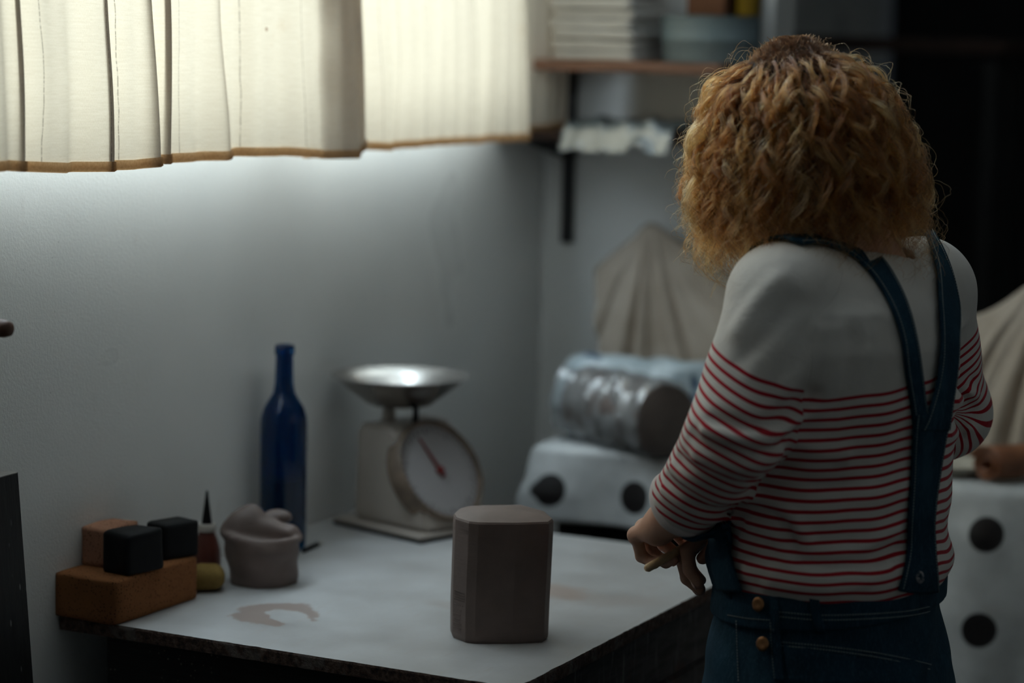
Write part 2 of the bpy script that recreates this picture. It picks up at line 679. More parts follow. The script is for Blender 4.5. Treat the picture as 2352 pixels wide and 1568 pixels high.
rod = tube('curtain_rod', [(0.06, -0.75, ZROD + 0.006), (0.06, 0.4, ZROD + 0.006), (0.06, 1.52, ZROD + 0.006)], 0.008, M_IRON)
tag(rod, 'thin black rod carrying the linen curtains across the window', 'curtain rod')

# ================================================================== WORKBENCH
AL = -0.047
ux = np.array([math.cos(AL), math.sin(AL), 0]); uy = np.array([-math.sin(AL), math.cos(AL), 0])
TW, TL = 0.663, 0.832
t = NT('bench_top')
oc = t.obj()
n1 = t.noise(oc, 7, 5, 0.6)
n2 = t.noise(oc, 90, 3, 0.6)
n3 = t.noise(t.map(oc, (30, 4, 1)), 3, 4, 0.6)
c = t.ramp(n1, [(0.3, srgb(164, 162, 160)), (0.7, srgb(186, 186, 186))])
c = t.mix(t.math('MULTIPLY', t.step(n3, 0.55, 0.75), 0.25), c, srgb(170, 158, 150))


def stain_at(px, py, rx, ry, rot, seed, soft=0.05, hole=None):
    p = pl(px, py, 2, T)
    v = t.map(oc, (1 / rx, 1 / ry, 0.0), (0, 0, 0), (0, 0, 0))
    sub = t.n('ShaderNodeVectorMath', operation='SUBTRACT'); t.put(sub.inputs[0], oc); sub.inputs[1].default_value = (p[0], p[1], 0)
    vr = t.n('ShaderNodeVectorRotate', rotation_type='Z_AXIS'); t.put(vr.inputs['Vector'], sub.outputs[0]); vr.inputs['Angle'].default_value = rot
    sc = t.n('ShaderNodeVectorMath', operation='MULTIPLY'); t.put(sc.inputs[0], vr.outputs[0]); sc.inputs[1].default_value = (1 / rx, 1 / ry, 0)
    ln = t.n('ShaderNodeVectorMath', operation='LENGTH'); t.put(ln.inputs[0], sc.outputs[0])
    wob = t.math('MULTIPLY', t.math('SUBTRACT', t.noise(t.map(oc, (1, 1, 1), (seed, 0, 0)), 24, 6, 0.62), 0.5), 1.5)
    d = t.math('ADD', ln.outputs['Value'], wob)
    return t.step(d, 1.0 + soft, 1.0 - soft)


s1 = stain_at(634, 1409, 0.056, 0.060, 0.4, 3.0)
h1 = stain_at(668, 1416, 0.050, 0.026, 0.55, 9.0)
s1 = t.math('MULTIPLY', s1, t.math('SUBTRACT', 1.0, h1))
s2 = stain_at(1285, 1358, 0.045, 0.034, 0.3, 5.0, 0.5)
s3 = stain_at(1400, 1378, 0.08, 0.03, -0.4, 15.0, 0.7)
s4 = stain_at(1040, 1390, 0.035, 0.02, 0.3, 25.0, 0.6)
c = t.mix(t.math('MULTIPLY', s1, 0.75), c, srgb(150, 128, 116))
c = t.mix(t.math('MULTIPLY', s2, 0.55), c, srgb(158, 128, 108))
c = t.mix(t.math('MULTIPLY', s3, 0.30), c, srgb(150, 130, 118))
c = t.mix(t.math('MULTIPLY', s4, 0.30), c, srgb(140, 118, 104))
speck = t.step(t.voro(oc, 55), 0.045, 0.02)
c = t.mix(t.math('MULTIPLY', speck, 0.4), c, srgb(90, 80, 74))
wet = t.math('MULTIPLY', s1, -0.1)
t.pbr(c, t.math('ADD', t.ramp(n1, [(0.3, (0.40,) * 3), (0.7, (0.52,) * 3)]), wet), t.bump(t.math('ADD', n1, t.math('MULTIPLY', n2, 0.3)), 0.0008, 0.5))
M_TOP = t.m

t = NT('chipped_board_edge')
oc = t.obj()
n1 = t.noise(oc, 120, 5, 0.7)
n2 = t.noise(oc, 22, 4, 0.6)
c = t.ramp(n1, [(0.35, srgb(38, 26, 22)), (0.5, srgb(84, 62, 52)), (0.7, srgb(118, 98, 86))])
c = t.mix(t.math('MULTIPLY', t.step(n2, 0.56, 0.66), 0.5), c, srgb(130, 122, 116))
t.pbr(c, 0.85, t.bump(n1, 0.004, 0.8))
M_EDGE = t.m

t = NT('paint_specked_black_wood')
oc = t.obj()
v = t.voro(oc, 120)
n = t.noise(oc, 14, 4)
gr = t.noise(t.map(oc, (4, 4, 60)), 2, 4, 0.7)
c = t.ramp(gr, [(0.35, (0.006, 0.006, 0.006)), (0.7, (0.016, 0.015, 0.014))])
m = t.math('MULTIPLY', t.step(v, 0.22, 0.12), t.step(n, 0.52, 0.62))
c = t.mix(t.math('MULTIPLY', m, 0.5), c, srgb(150, 140, 130))
t.pbr(c, 0.7, t.bump(gr, 0.001))
M_BLACKWOOD = t.m
t = NT('worn_grey_plank')
oc = t.obj()
gr = t.noise(t.map(oc, (60, 9, 60)), 1.6, 5, 0.7)
wp = t.noise(t.map(oc, (8, 90, 8)), 1.2, 4, 0.65)
c = t.ramp(gr, [(0.3, srgb(40, 35, 33)), (0.7, srgb(84, 78, 76))])
c = t.mix(t.math('MULTIPLY', t.step(wp, 0.55, 0.66), 0.55), c, srgb(140, 134, 132))
c = t.mix(t.math('MULTIPLY', t.step(t.noise(oc, 9, 3), 0.58, 0.66), 0.5), c, srgb(84, 48, 34))
t.pbr(c, 0.8, t.bump(gr, 0.0015))
M_PLANK = t.m

bench = tag(empty('workbench', (0.34, 0.4, 0.0)), 'wooden workbench with a pale stained top and dark boarded sides', 'workbench')
BO = np.array([0.34, 0.4, 0.0])
corners = [np.array([XL + 0.004, 0.0, 0]), TW * ux, TW * ux + TL * uy, np.array([XL + 0.004, TL, 0])]
bm = bmesh.new()
# subdivided outline so that the front edge can be chipped
ring = []
for i in range(4):
    a, b = corners[i], corners[(i + 1) % 4]
    n = 160 if i in (0, 1) else 8
    for k in range(n):
        p = a + (b - a) * k / n
        if i in (0, 1) and 0 < k:
            inw = np.array([0.3, 1, 0]) if i == 0 else np.array([-1, 0.1, 0])
            w = max(0, mnoise.noise(Vector((p[0] * 40, p[1] * 40, 2.0))) - 0.15) * 0.004 + abs(mnoise.noise(Vector((p[0] * 160, p[1] * 160, 7.0)))) * 0.0011
            p = p + inw * w
        ring.append(p)
tv = [bm.verts.new(tuple(p + [0, 0, T] - BO)) for p in ring]
ev = [bm.verts.new(tuple((p + [0, 0, T - 0.003] - BO) + (p - [0.33, 0.4, 0]) * 0.002)) for p in ring]
bv = [bm.verts.new(tuple((p + [0, 0, T - 0.018] - BO) + (p - [0.33, 0.4, 0]) * 0.001)) for p in ring]
top_f = bm.faces.new(tv)
bm.faces.new(list(reversed(bv)))
n = len(ring)
for i in range(n):
    j = (i + 1) % n
    bm.faces.new((tv[i], ev[i], ev[j], tv[j])).material_index = 1
    bm.faces.new((ev[i], bv[i], bv[j], ev[j])).material_index = 1
me = bpy.data.meshes.new('bench_top')
bm.to_mesh(me); bm.free()
# keep object coordinates in world terms for the stains
top = link('bench_top', me, M_TOP, bench)
me.materials.append(M_EDGE)
me.transform(Matrix.Translation(Vector(BO)))
top.location = -Vector(BO)


def bench_box(name, a0, a1, b0, b1, z0, z1, mat, bev=0.002):
    bm = bmesh.new()
    P = []
    for z in (z0, z1):
        for a, b in ((a0, b0), (a1, b0), (a1, b1), (a0, b1)):
            P.append(bm.verts.new(tuple(a * ux + b * uy + np.array([0, 0, z]) - BO)))
    for f in ((3, 2, 1, 0), (4, 5, 6, 7), (0, 1, 5, 4), (1, 2, 6, 5), (2, 3, 7, 6), (3, 0, 4, 7)):
        bm.faces.new([P[k] for k in f])
    if bev:
        bmesh.ops.bevel(bm, geom=bm.edges[:], offset=bev, segments=2, affect='EDGES')
    return bm_obj(name, bm, mat, bench, smooth=True, angle=40)


zt = T - 0.018
bench_box('front_apron', 0.055, TW - 0.012, 0.012, 0.032, zt - 0.16, zt, M_BLACKWOOD)
bench_box('back_apron', 0.055, TW - 0.012, TL - 0.032, TL - 0.012, zt - 0.16, zt, M_BLACKWOOD)
for k in range(4):
    z1 = zt - 0.004 - k * 0.088
    bench_box('side_plank', TW - 0.030 - 0.003 * (k % 2), TW - 0.010 - 0.003 * (k % 2), 0.034, TL - 0.034, z1 - 0.084, z1, M_PLANK, 0.003)
for a in (0.05, TW - 0.075):
    for b in (0.034, TL - 0.094):
        bench_box('leg', a, a + 0.045, b, b + 0.06, 0.0, zt, M_BLACKWOOD)
bench_box('lower_shelf', 0.055, TW - 0.03, 0.05, TL - 0.05, 0.18, 0.20, M_BLACKWOOD)

# ================================================================== THINGS ON THE BENCH
# --- the faceted clay block
t = NT('moist_grey_clay')
oc = t.obj()
n1 = t.noise(oc, 14, 4, 0.6)
n2 = t.noise(t.map(oc, (1, 1, 12)), 30, 4, 0.6)
c = t.ramp(n1, [(0.3, srgb(106, 92, 86)), (0.7, srgb(126, 109, 102))])
t.pbr(c, 0.58, t.bump(t.math('ADD', n1, t.math('MULTIPLY', n2, 0.5)), 0.0012, 0.6), spec=0.35)
M_CLAY = t.m

cl_l = pl(1068, 1476, 2, T); cl_r = pl(1256, 1476, 2, T); cl_b = pl(1051, 1440, 2, T)
# outline of the foot, walking around the faces
e1 = (cl_r - cl_l)[:2]; w1 = np.linalg.norm(e1); e1 /= w1
e2 = np.array([-e1[1], e1[0]])
foot = [(0, 0), (0.012, -0.0062), (0.060, -0.0070), (w1 - 0.004, 0.0), (w1 + 0.004, 0.020), (w1 - 0.002, 0.070), (w1 - 0.022, 0.098), (0.070, 0.108), (0.028, 0.104),
        (-0.006, 0.086), (-0.016, 0.052), (-0.0150, 0.026)]
foot = np.array([cl_l[:2] + a * e1 + b * e2 for a, b in foot])
fc = foot.mean(0)
clay = empty('clay_block', (fc[0], fc[1], T))
tag(clay, 'tall faceted grey-brown clay block standing upright on the bench', 'clay block')
HC = 0.156
rings = []
for z, s, dx in ((0.0, 0.965, 0), (0.003, 0.99, 0), (0.010, 1.0, 0), (HC * 0.3, 1.005, 0), (HC * 0.6, 1.01, 0.001), (HC * 0.9, 1.015, 0.002), (HC, 1.01, 0.002), (HC + 0.0025, 0.985, 0.002)):
    rings.append([(*((p - fc) * s + e1 * dx), z) for p in foot])
bm = bmesh.new()
RV = [[bm.verts.new(p) for p in r] for r in rings]
k = len(foot)
for a, b in zip(RV[:-1], RV[1:]):
    for i in range(k):
        bm.faces.new((a[i], a[(i + 1) % k], b[(i + 1) % k], b[i]))
bm.faces.new(list(reversed(RV[0])))
# slightly domed, hand-cut top
last = RV[-1]
for s, dz in ((0.8, 0.006), (0.45, 0.0095)):
    nr = [bm.verts.new((v.co.x * s + 0.001 * math.sin(i * 3), v.co.y * s, HC + dz + 0.0012 * math.sin(i * 2.3))) for i, v in enumerate(RV[-1])]
    for i in range(k):
        bm.faces.new((last[i], last[(i + 1) % k], nr[(i + 1) % k], nr[i]))
    last = nr
cv = bm.verts.new((0, 0, HC + 0.010))
for i in range(k):
    bm.faces.new((last[i], last[(i + 1) % k], cv))
sharp = [e for e in bm.edges if len(e.link_faces) == 2 and abs(e.verts[0].co.z - e.verts[1].co.z) > 0.02 or (len(e.link_faces) == 2 and e.calc_face_angle(0) > 0.5)]
bmesh.ops.bevel(bm, geom=sharp, offset=0.0022, segments=3, affect='EDGES', profile=0.6)
bm_obj('clay_body', bm, M_CLAY, clay, smooth=True, angle=25)
# pressed tool marks low on the narrow facet: rows of little ridges
p0 = (foot[11] - fc); p1 = (foot[0] - fc)
mid = p0 * 0.22 + p1 * 0.78
along = (p1 - p0) / np.linalg.norm(p1 - p0)
outn = np.array([along[1], -along[0]])
bm = bmesh.new()
for row, (z, wd) in enumerate([(0.064, .030), (0.0605, .030), (0.057, .031), (0.0535, .030), (0.0465, .026), (0.040, .022), (0.034, .020), (0.028, .018), (0.022, .022), (0.016, .022)]):
    nn = 9 if row < 4 else 5
    for q in range(nn):
        u = (q + 0.5) / nn
        ww = min(wd, 0.030)
        pt = p0 + (p1 - p0) * (0.12 + 0.80 * u * ww / 0.030)
        pt = pt * 1.004 + outn * 0.0002
        r = bmesh.ops.create_icosphere(bm, subdivisions=1, radius=1.0)
        hx = 0.0013 if row < 4 else 0.0020
        for v in r['verts']:
            co = v.co.copy()
            v.co = Vector((pt[0] + along[0] * co.x * hx + outn[0] * co.y * 0.0008, pt[1] + along[1] * co.x * hx + outn[1] * co.y * 0.0008, z + co.z * (0.0011 if row < 4 else 0.0006)))
tag(bm_obj('tool_marks', bm, M_CLAY, clay, smooth=True), kind='stuff')

# --- sponges
def sponge_mat(name, c0, c1, pore, scale, depth):
    t = NT(name)
    oc = t.obj()
    v = t.voro(oc, scale)
    v2 = t.voro(oc, scale * 2.7)
    n = t.noise(oc, 12, 3)
    c = t.ramp(n, [(0.3, c0), (0.7, c1)])
    hole = t.math('MAXIMUM', t.step(v, 0.30, 0.16), t.step(v2, 0.24, 0.12))
    c = t.mix(t.math('MULTIPLY', hole, pore), c, (0.02, 0.012, 0.008, 1))
    t.pbr(c, 0.95, t.bump(t.math('SUBTRACT', 1.0, hole), depth), spec=0.1)
    return t.m


M_SP1 = sponge_mat('tan_sponge', srgb(134, 88, 56), srgb(150, 100, 64), 0.55, 230, 0.0016)
M_SP2 = sponge_mat('pink_sponge', srgb(160, 116, 94), srgb(176, 130, 104), 0.8, 260, 0.0022)
M_BLK = simple('black_rubber', (0.006, 0.006, 0.0065, 1), 0.7, 0.4, 25, 0.0006, spec=0.2)
M_YEL = sponge_mat('yellow_sponge', srgb(128, 104, 58), srgb(144, 118, 68), 0.4, 300, 0.001)


def blob_box(name, cx, cy, z0, sx, sy, sz, rz, mat, bev, wob, seed, parent=None, cuts=10, waist=0.0):
    """a soft block with uneven faces; its own origin at its foot"""
    bm = bmesh.new()
    bmesh.ops.create_cube(bm, size=1.0)
    bmesh.ops.subdivide_edges(bm, edges=bm.edges[:], cuts=cuts, use_grid_fill=True)
    for v in bm.verts:
        p = v.co * 2                      # -1..1
        q = Vector(p)
        # rounded box
        S = Vector((sx / 2, sy / 2, sz / 2))
        w = Vector((p.x * S.x, p.y * S.y, p.z * S.z))
        inner = Vector([max(-S[i] + bev, min(S[i] - bev, w[i])) for i in range(3)])
        d = w - inner
        if d.length > 1e-9:
            w = inner + d.normalized() * min(d.length, bev)
        nz = mnoise.noise_vector(w * 22 + Vector((seed, 0, 0))) * wob
        w = w + nz
        w.y *= 1 - waist * math.cos(math.pi * p.x / 2) * 1.0
        v.co = w + Vector((0, 0, sz / 2))
        v.co.z = max(v.co.z, 0.0)
    o = bm_obj(name, bm, mat, parent, smooth=True)
    o.location = (cx, cy, z0)
    o.rotation_euler = (0, 0, rz)
    return o


a = pl(262, 1437, 2, T); b = pl(447, 1375, 2, T)
d = (b - a)[:2]; L1 = np.linalg.norm(d); d /= L1
nrm = np.array([-d[1], d[0]])
SPW = 0.100
ctr = a[:2] + d * L1 / 2 + nrm * SPW / 2
ctr[0] = max(ctr[0], 0.0395)
rzs = math.atan2(d[1], d[0])
SPH = 0.060
tag(blob_box('bench_sponge', ctr[0], ctr[1], T, L1 + 0.006, SPW, SPH, rzs, M_SP1, 0.004, 0.0012, 1.0, cuts=14),
    'large tan rectangular sponge lying on the bench under smaller blocks', 'sponge')
ZS = T + SPH
p = pl(330, 1300, 2, ZS)
p = pl(298, 1308, 2, ZS); 
tag(blob_box('rubber_block', p[0] + 0.004, p[1] + 0.002, ZS - 0.001, 0.070, 0.050, 0.056, rzs - 0.12, M_BLK, 0.006, 0.003, 4.0, cuts=9, waist=0.04),
    'black rubber block on the tan sponge, set at the front', 'block')
p = pl(390, 1277, 2, ZS)
tag(blob_box('rubber_block', p[0] + 0.000, p[1] + 0.006, ZS - 0.001, 0.058, 0.046, 0.050, rzs - 0.30, M_BLK, 0.005, 0.003, 6.0, cuts=9, waist=0.04),
    'black rubber block on the tan sponge, next to the nozzle bottle', 'block')
p = pl(205, 1290, 2, ZS)
tag(blob_box('pink_sponge', 0.012, 0.083, ZS - 0.001, 0.074, 0.044, 0.054, math.pi / 2, M_SP2, 0.004, 0.003, 9.0, cuts=10),
    'coarse pinkish sponge between the black rubber block and the wall', 'sponge')
p = pl(465, 1360, 2, T)
tag(blob_box('round_sponge', p[0] - 0.004, p[1] + 0.018, T, 0.050, 0.050, 0.034, 0.5, M_YEL, 0.016, 0.004, 12.0, cuts=8),
    'small rounded yellow sponge tucked behind the large tan sponge', 'sponge')

# --- squeeze bottle
p = pl(464, 1312, 2, T)
sq = tag(empty('squeeze_bottle', (0.024, p[1] - 0.004, T)), 'small brown squeeze bottle with white collar and black needle nozzle', 'bottle')
M_BRN = simple('brown_plastic', srgb(96, 48, 38), 0.4, 0.15, 30)
M_WHT = simple('white_plastic', srgb(205, 200, 192), 0.45, 0.06, 30)
lathe('bottle_body', [(0.018, 0), (0.0205, 0.003), (0.0205, 0.020), (0.0195, 0.034), (0.015, 0.050), (0.0115, 0.058), (0.011, 0.063)], M_BRN, sq, 32)
lathe('collar', [(0.0125, 0.061), (0.0130, 0.063), (0.0130, 0.070), (0.0118, 0.072)], M_WHT, sq, 32)
lathe('nozzle', [(0.0080, 0.071), (0.0070, 0.076), (0.0045, 0.095), (0.0024, 0.112), (0.0016, 0.119)], M_BLK, sq, 20)

# --- blue bottle
t = NT('blue_bottle_glass')
n = t.noise(t.obj(), 20, 2)
p_ = t.pbr((0.004, 0.13, 0.36, 1), 0.06, t.bump(n, 0.0006), spec=0.5)
p_.inputs['Transmission Weight'].default_value = 0.92
p_.inputs['IOR'].default_value = 1.45
M_BLUE = t.m
t = NT('bottle_liquid')
t.pbr((0.004, 0.03, 0.14, 1), 0.05)
M_LIQ = t.m
p = pl(652, 1258, 2, T)
bt = tag(empty('wine_bottle', (0.036, p[1], T)), 'tall cobalt blue glass wine bottle against the wall', 'bottle')
R = 0.0352
outer = [(0.028, 0.0), (0.0335, 0.002), (R, 0.007), (R, 0.190), (0.0342, 0.200), (0.030, 0.214), (0.0225, 0.226), (0.0165, 0.236), (0.0142, 0.250), (0.0132, 0.285), (0.0132, 0.293), (0.0150, 0.294), (0.0150, 0.306), (0.0135, 0.308)]
inner = [(0.0105, 0.308), (0.0105, 0.25), (0.013, 0.237), (0.019, 0.226), (0.027, 0.213), (0.0316, 0.199), (0.0325, 0.19), (0.0325, 0.012), (0.020, 0.014), (0.0, 0.022)]
lathe('glass', outer + inner, M_BLUE, bt, 56, close=False)
bo = bt.children[0]
# close the foot
me = bo.data
bm = bmesh.new(); bm.from_mesh(me)
bm.verts.ensure_lookup_table()
bm.faces.new([bm.verts[k] for k in reversed(range(56))])
bmesh.ops.remove_doubles(bm, verts=bm.verts[:], dist=1e-6)
bmesh.ops.recalc_face_normals(bm, faces=bm.faces[:])
bm.to_mesh(me); bm.free()
me.polygons.foreach_set('use_smooth', [True] * len(me.polygons))
lathe('liquid', [(0.019, 0.0145), (0.0322, 0.0125), (0.0322, 0.106)], M_LIQ, bt, 40)

# --- brush or pencil lying behind
p = pl(722, 1252, 2, T + 0.004)
br = tag(empty('marker_pen', (p[0], p[1], T + 0.0035), 0.0), 'small dark marker pen with a pale end beside the blue bottle', 'pen')
dd = pl(748, 1240, 2, T + 0.0035) - pl(700, 1262, 2, T + 0.0035); dd /= np.linalg.norm(dd)
tube('barrel', [-dd * 0.040, -dd * 0.01, dd * 0.012], [0.0032, 0.0035, 0.0035], M_BLK, br, 12)
tube('cap', [dd * 0.012, dd * 0.024], [0.0036, 0.0032], M_WHT, br, 12)

# --- lump of soft clay
lp = pl(598, 1352, 2, T)
LC = np.array([lp[0] - 0.020, lp[1] + 0.040, T])


def to_img(q):
    """local frame of the lump: x across the view, y away, z up"""
    r2 = np.array([math.cos(YAW), math.sin(YAW)]); f2 = np.array([-math.sin(YAW), math.cos(YAW)])
    d = q[:, :2]
    return np.stack([d @ r2, d @ f2, q[:, 2]], 1)


def lump(q):
    p = to_img(q)
    body = cap(p, (0.002, 0, 0.010), (0, 0, 0.050), 0.047, 0.053)
    body = smax(body, p[:, 2] - 0.066 - 0.10 * p[:, 0] * -1, 0.008)
    # curled lip running around the foot piece
    ang = np.arctan2(p[:, 1], p[:, 0])
    rad = np.hypot(p[:, 0], p[:, 1] * 1.15)
    lip = np.sqrt((rad - 0.052) ** 2 + (p[:, 2] - 0.066 + 0.05 * p[:, 0]) ** 2) - 0.0055
    f = smin(body, lip, 0.006)
    # folded-over flap, high at one side and sloping down to the other
    flap = cap(p, (-0.030, 0.004, 0.074), (0.036, 0.002, 0.066), 0.026, 0.017)
    peak = cap(p, (-0.034, 0.004, 0.078), (-0.016, 0.010, 0.094), 0.017, 0.015)
    f = smin(f, smin(flap, peak, 0.012), 0.006)
    knob = ell(p, (0.018, 0.030, 0.088), (0.020, 0.014, 0.010))
    f = smin(f, knob, 0.006)
    # creases between the folds
    f = smax(f, -cap(p, (-0.050, -0.034, 0.074), (0.044, -0.036, 0.078), 0.003, 0.004), 0.006)
    f = smax(f, -cap(p, (-0.004, -0.028, 0.104), (0.034, -0.006, 0.084), 0.003, 0.002), 0.008)
    f = smax(f, -cap(p, (0.020, -0.054, 0.012), (0.058, -0.030, 0.052), 0.004, 0.003), 0.010)
    f = f + 0.0016 * np.sin(p[:, 0] * 95 + p[:, 2] * 60) * np.sin(p[:, 1] * 80 + 1.0) + 0.0010 * np.sin(p[:, 2] * 190 + p[:, 0] * 50)
    return np.maximum(f, -p[:, 2])


V, Q = surface_nets(lump, (-0.08, -0.08, -0.006), (0.08, 0.08, 0.13), 0.0022)
lo_ = np_mesh('clay_lump', relax(V, Q, 1), Q, M_CLAY)
lo_.location = LC
tag(lo_, 'crumpled lump of soft grey clay with a folded top', 'clay')

# --- kitchen scale
M_ENAMEL = simple('cream_enamel', srgb(176, 166, 156), 0.35, 0.05, 12)
M_DIAL = simple('dial_paper', srgb(168, 164, 164), 0.4, 0.03, 12)
M_RUST = simple('tarnished_rim', srgb(112, 96, 82), 0.55, 0.35, 40)
M_STEEL = simple('brushed_steel', (0.55, 0.53, 0.51, 1), 0.26, 0.06, 60, 0.0001, metal=1.0)
sl = pl(765, 1203, 2, T); scn = pl(965, 1250, 2, T)
nd = (scn - sl)[:2]; D = np.linalg.norm(nd); nd /= D
wd_ = np.array([-nd[1], nd[0]])
org = sl[:2] + nd * D / 2 + wd_ * 0.088
rz = math.atan2(nd[1], nd[0])                      # local +x is the dial side
sk = tag(empty('kitchen_scale', (org[0], org[1], T), rz), 'cream enamel kitchen scale with round dial and steel weighing bowl', 'kitchen scale')
bx0, bx1 = -D / 2, D / 2
box('base_plate', (bx0, -0.088, 0.0), (bx1, 0.088, 0.006), M_BLK, sk, 0.001)
box('base_cover', (bx0, -0.088, 0.006), (bx1, 0.088, 0.012), M_ENAMEL, sk, 0.002)
# body: side profile (x, z) pushed across y
prof = [(bx0 + 0.022, 0.012), (bx1 - 0.008, 0.012), (bx1 - 0.012, 0.035), (bx1 - 0.082, 0.150), (bx1 - 0.092, 0.162), (bx1 - 0.105, 0.166), (bx0 + 0.040, 0.166), (bx0 + 0.030, 0.160), (bx0 + 0.026, 0.148)]
bm = bmesh.new()
A_ = [bm.verts.new((x, -0.066, z)) for x, z in prof]; B_ = [bm.verts.new((x, 0.066, z)) for x, z in prof]
bm.faces.new(A_); bm.faces.new(list(reversed(B_)))
for i in range(len(prof)):
    j = (i + 1) % len(prof)
    bm.faces.new((A_[i], B_[i], B_[j], A_[j]))
bmesh.ops.bevel(bm, geom=bm.edges[:], offset=0.006, segments=3, affect='EDGES')
bm_obj('housing', bm, M_ENAMEL, sk, smooth=True, angle=40)
# dial on the sloping face
slope = math.atan2(0.066, 0.115)
dc = Vector((bx1 - 0.058, -0.004, 0.091))
dial = empty('dial', dc); dial.parent = sk
dial.rotation_euler = (0, math.pi / 2 - slope, 0)
RD = 0.084
lathe('dial_rim', [(RD - 0.004, -0.012), (RD, -0.012), (RD, 0.018), (RD - 0.003, 0.021), (RD - 0.007, 0.019), (RD - 0.007, 0.008)], M_RUST, dial, 56)
lathe('dial_face', [(0.0, 0.0085), (RD - 0.006, 0.0085), (RD - 0.006, 0.012), (0.0, 0.012)], M_DIAL, dial, 56, close=False)
bm = bmesh.new()
for k in range(40):
    a = 2 * math.pi * k / 40
    ln = 0.010 if k % 4 == 0 else 0.006
    M_ = Matrix.Rotation(a, 4, 'Z') @ Matrix.Translation((RD - 0.012 - ln / 2, 0, 0.0125))
    r = bmesh.ops.create_cube(bm, size=1.0)
    for v in r['verts']:
        v.co = M_ @ Vector((v.co.x * ln, v.co.y * 0.0012, v.co.z * 0.0006))
tag(bm_obj('dial_ticks', bm, M_BLK, dial), kind='stuff')
M_NEED = simple('red_needle', srgb(120, 40, 38), 0.5, 0.1, 30)
bm = bmesh.new()
vs4 = [bm.verts.new(q) for q in ((0.012, -0.004, 0.0165), (0.012, 0.004, 0.0165), (-0.060, 0.0012, 0.0165), (-0.060, -0.0012, 0.0165))]
bm.faces.new(vs4)
r = bmesh.ops.extrude_face_region(bm, geom=bm.faces[:])
for v in [g for g in r['geom'] if isinstance(g, bmesh.types.BMVert)]:
    v.co.z -= 0.0012
nd_ = bm_obj('needle', bm, M_NEED, dial); nd_.rotation_euler = (0, 0, 0.35)
lathe('hub', [(0.006, 0.011), (0.006, 0.019), (0.003, 0.020)], M_NEED, dial, 20)
BZ = 0.188
lathe('support_post', [(0.013, 0.164), (0.011, 0.170), (0.009, 0.188), (0.012, 0.192)], M_ENAMEL, sk, 20, loc=(-0.045, -0.022, 0))
lathe('support_post', [(0.006, 0.164), (0.005, 0.170), (0.0045, 0.188), (0.006, 0.192)], M_BLK, sk, 16, loc=(-0.002, -0.005, 0))
bc = pl(915, 862, 2, T + 0.235)
lb = Matrix.Rotation(-rz, 3, 'Z') @ Vector((bc[0] - org[0], bc[1] - org[1], 0))
bw = lathe('weighing_bowl', [(0.0, 0.190), (0.046, 0.190), (0.052, 0.192), (0.066, 0.203), (0.088, 0.219), (0.104, 0.233), (0.1095, 0.235), (0.1100, 0.2368), (0.104, 0.2366),
                             (0.087, 0.2215), (0.065, 0.2055), (0.051, 0.1945), (0.045, 0.1925), (0.0, 0.1925)], M_STEEL, sk, 72, loc=(lb.x * 0.9, lb.y, 0), close=False)
# ================================================================== SHELVES ON THE BACK WALL
t = NT('shelf_wood')
oc = t.obj()
gr = t.noise(t.map(oc, (5, 60, 60)), 2.0, 5, 0.65)
c = t.ramp(gr, [(0.3, srgb(112, 78, 60)), (0.7, srgb(168, 128, 108))])
t.pbr(c, 0.7, t.bump(gr, 0.001))
M_SHELF = t.m
M_DKSHELF = simple('dark_shelf_wood', srgb(58, 38, 28), 0.7, 0.3, 18)
YS = YB - 0.235
zs1 = pl(1460, 142, 1, YS)[2]
zs2 = pl(1400, 306, 1, YS)[2]
s1 = box('wall_shelf', (XL + 0.004, YS, zs1 - 0.019), (XW - 0.02, YB, zs1), M_SHELF, bevel=0.002)
tag(s1, 'brown wooden wall shelf carrying white boards and a grey pot', 'shelf')
s2 = box('wall_shelf', (XL + 0.004, YS, zs2 - 0.016), (XW - 0.02, YB, zs2), M_DKSHELF, bevel=0.002)
tag(s2, 'thin dark wall shelf with crumpled plastic lying on it', 'shelf')
bxp = pl(1310, 400, 1, YB)[0]
zb = pl(1303, 556, 1, YB)[2]
br = tag(empty('shelf_bracket', (bxp, YB, zb)), 'black steel shelf upright fixed to the wall near the corner', 'bracket')
box('upright', (-0.011, -0.016, 0.0), (0.011, 0.0, 0.62), M_IRON, br)
for z in (zs1 - 0.019, zs2 - 0.016):
    bm = bmesh.new()
    P = [(0, z - zb), (-0.21, z - zb), (-0.21, z - zb - 0.010), (-0.016, z - zb - 0.045), (0, z - zb - 0.045)]
    a = [bm.verts.new((-0.005, y_, z_)) for y_, z_ in P]; b = [bm.verts.new((0.005, y_, z_)) for y_, z_ in P]
    bm.faces.new(a); bm.faces.new(list(reversed(b)))
    for i in range(len(P)):
        j = (i + 1) % len(P)
        bm.faces.new((a[i], b[i], b[j], a[j]))
    bm_obj('shelf_arm', bm, M_IRON, br)
br2 = tag(empty('shelf_bracket', (XW - 0.035, YB, zb)), 'black steel shelf upright at the open end of the wall shelves', 'bracket')
for ch in list(br.children):
    c_ = ch.copy(); COL.objects.link(c_); c_.parent = br2

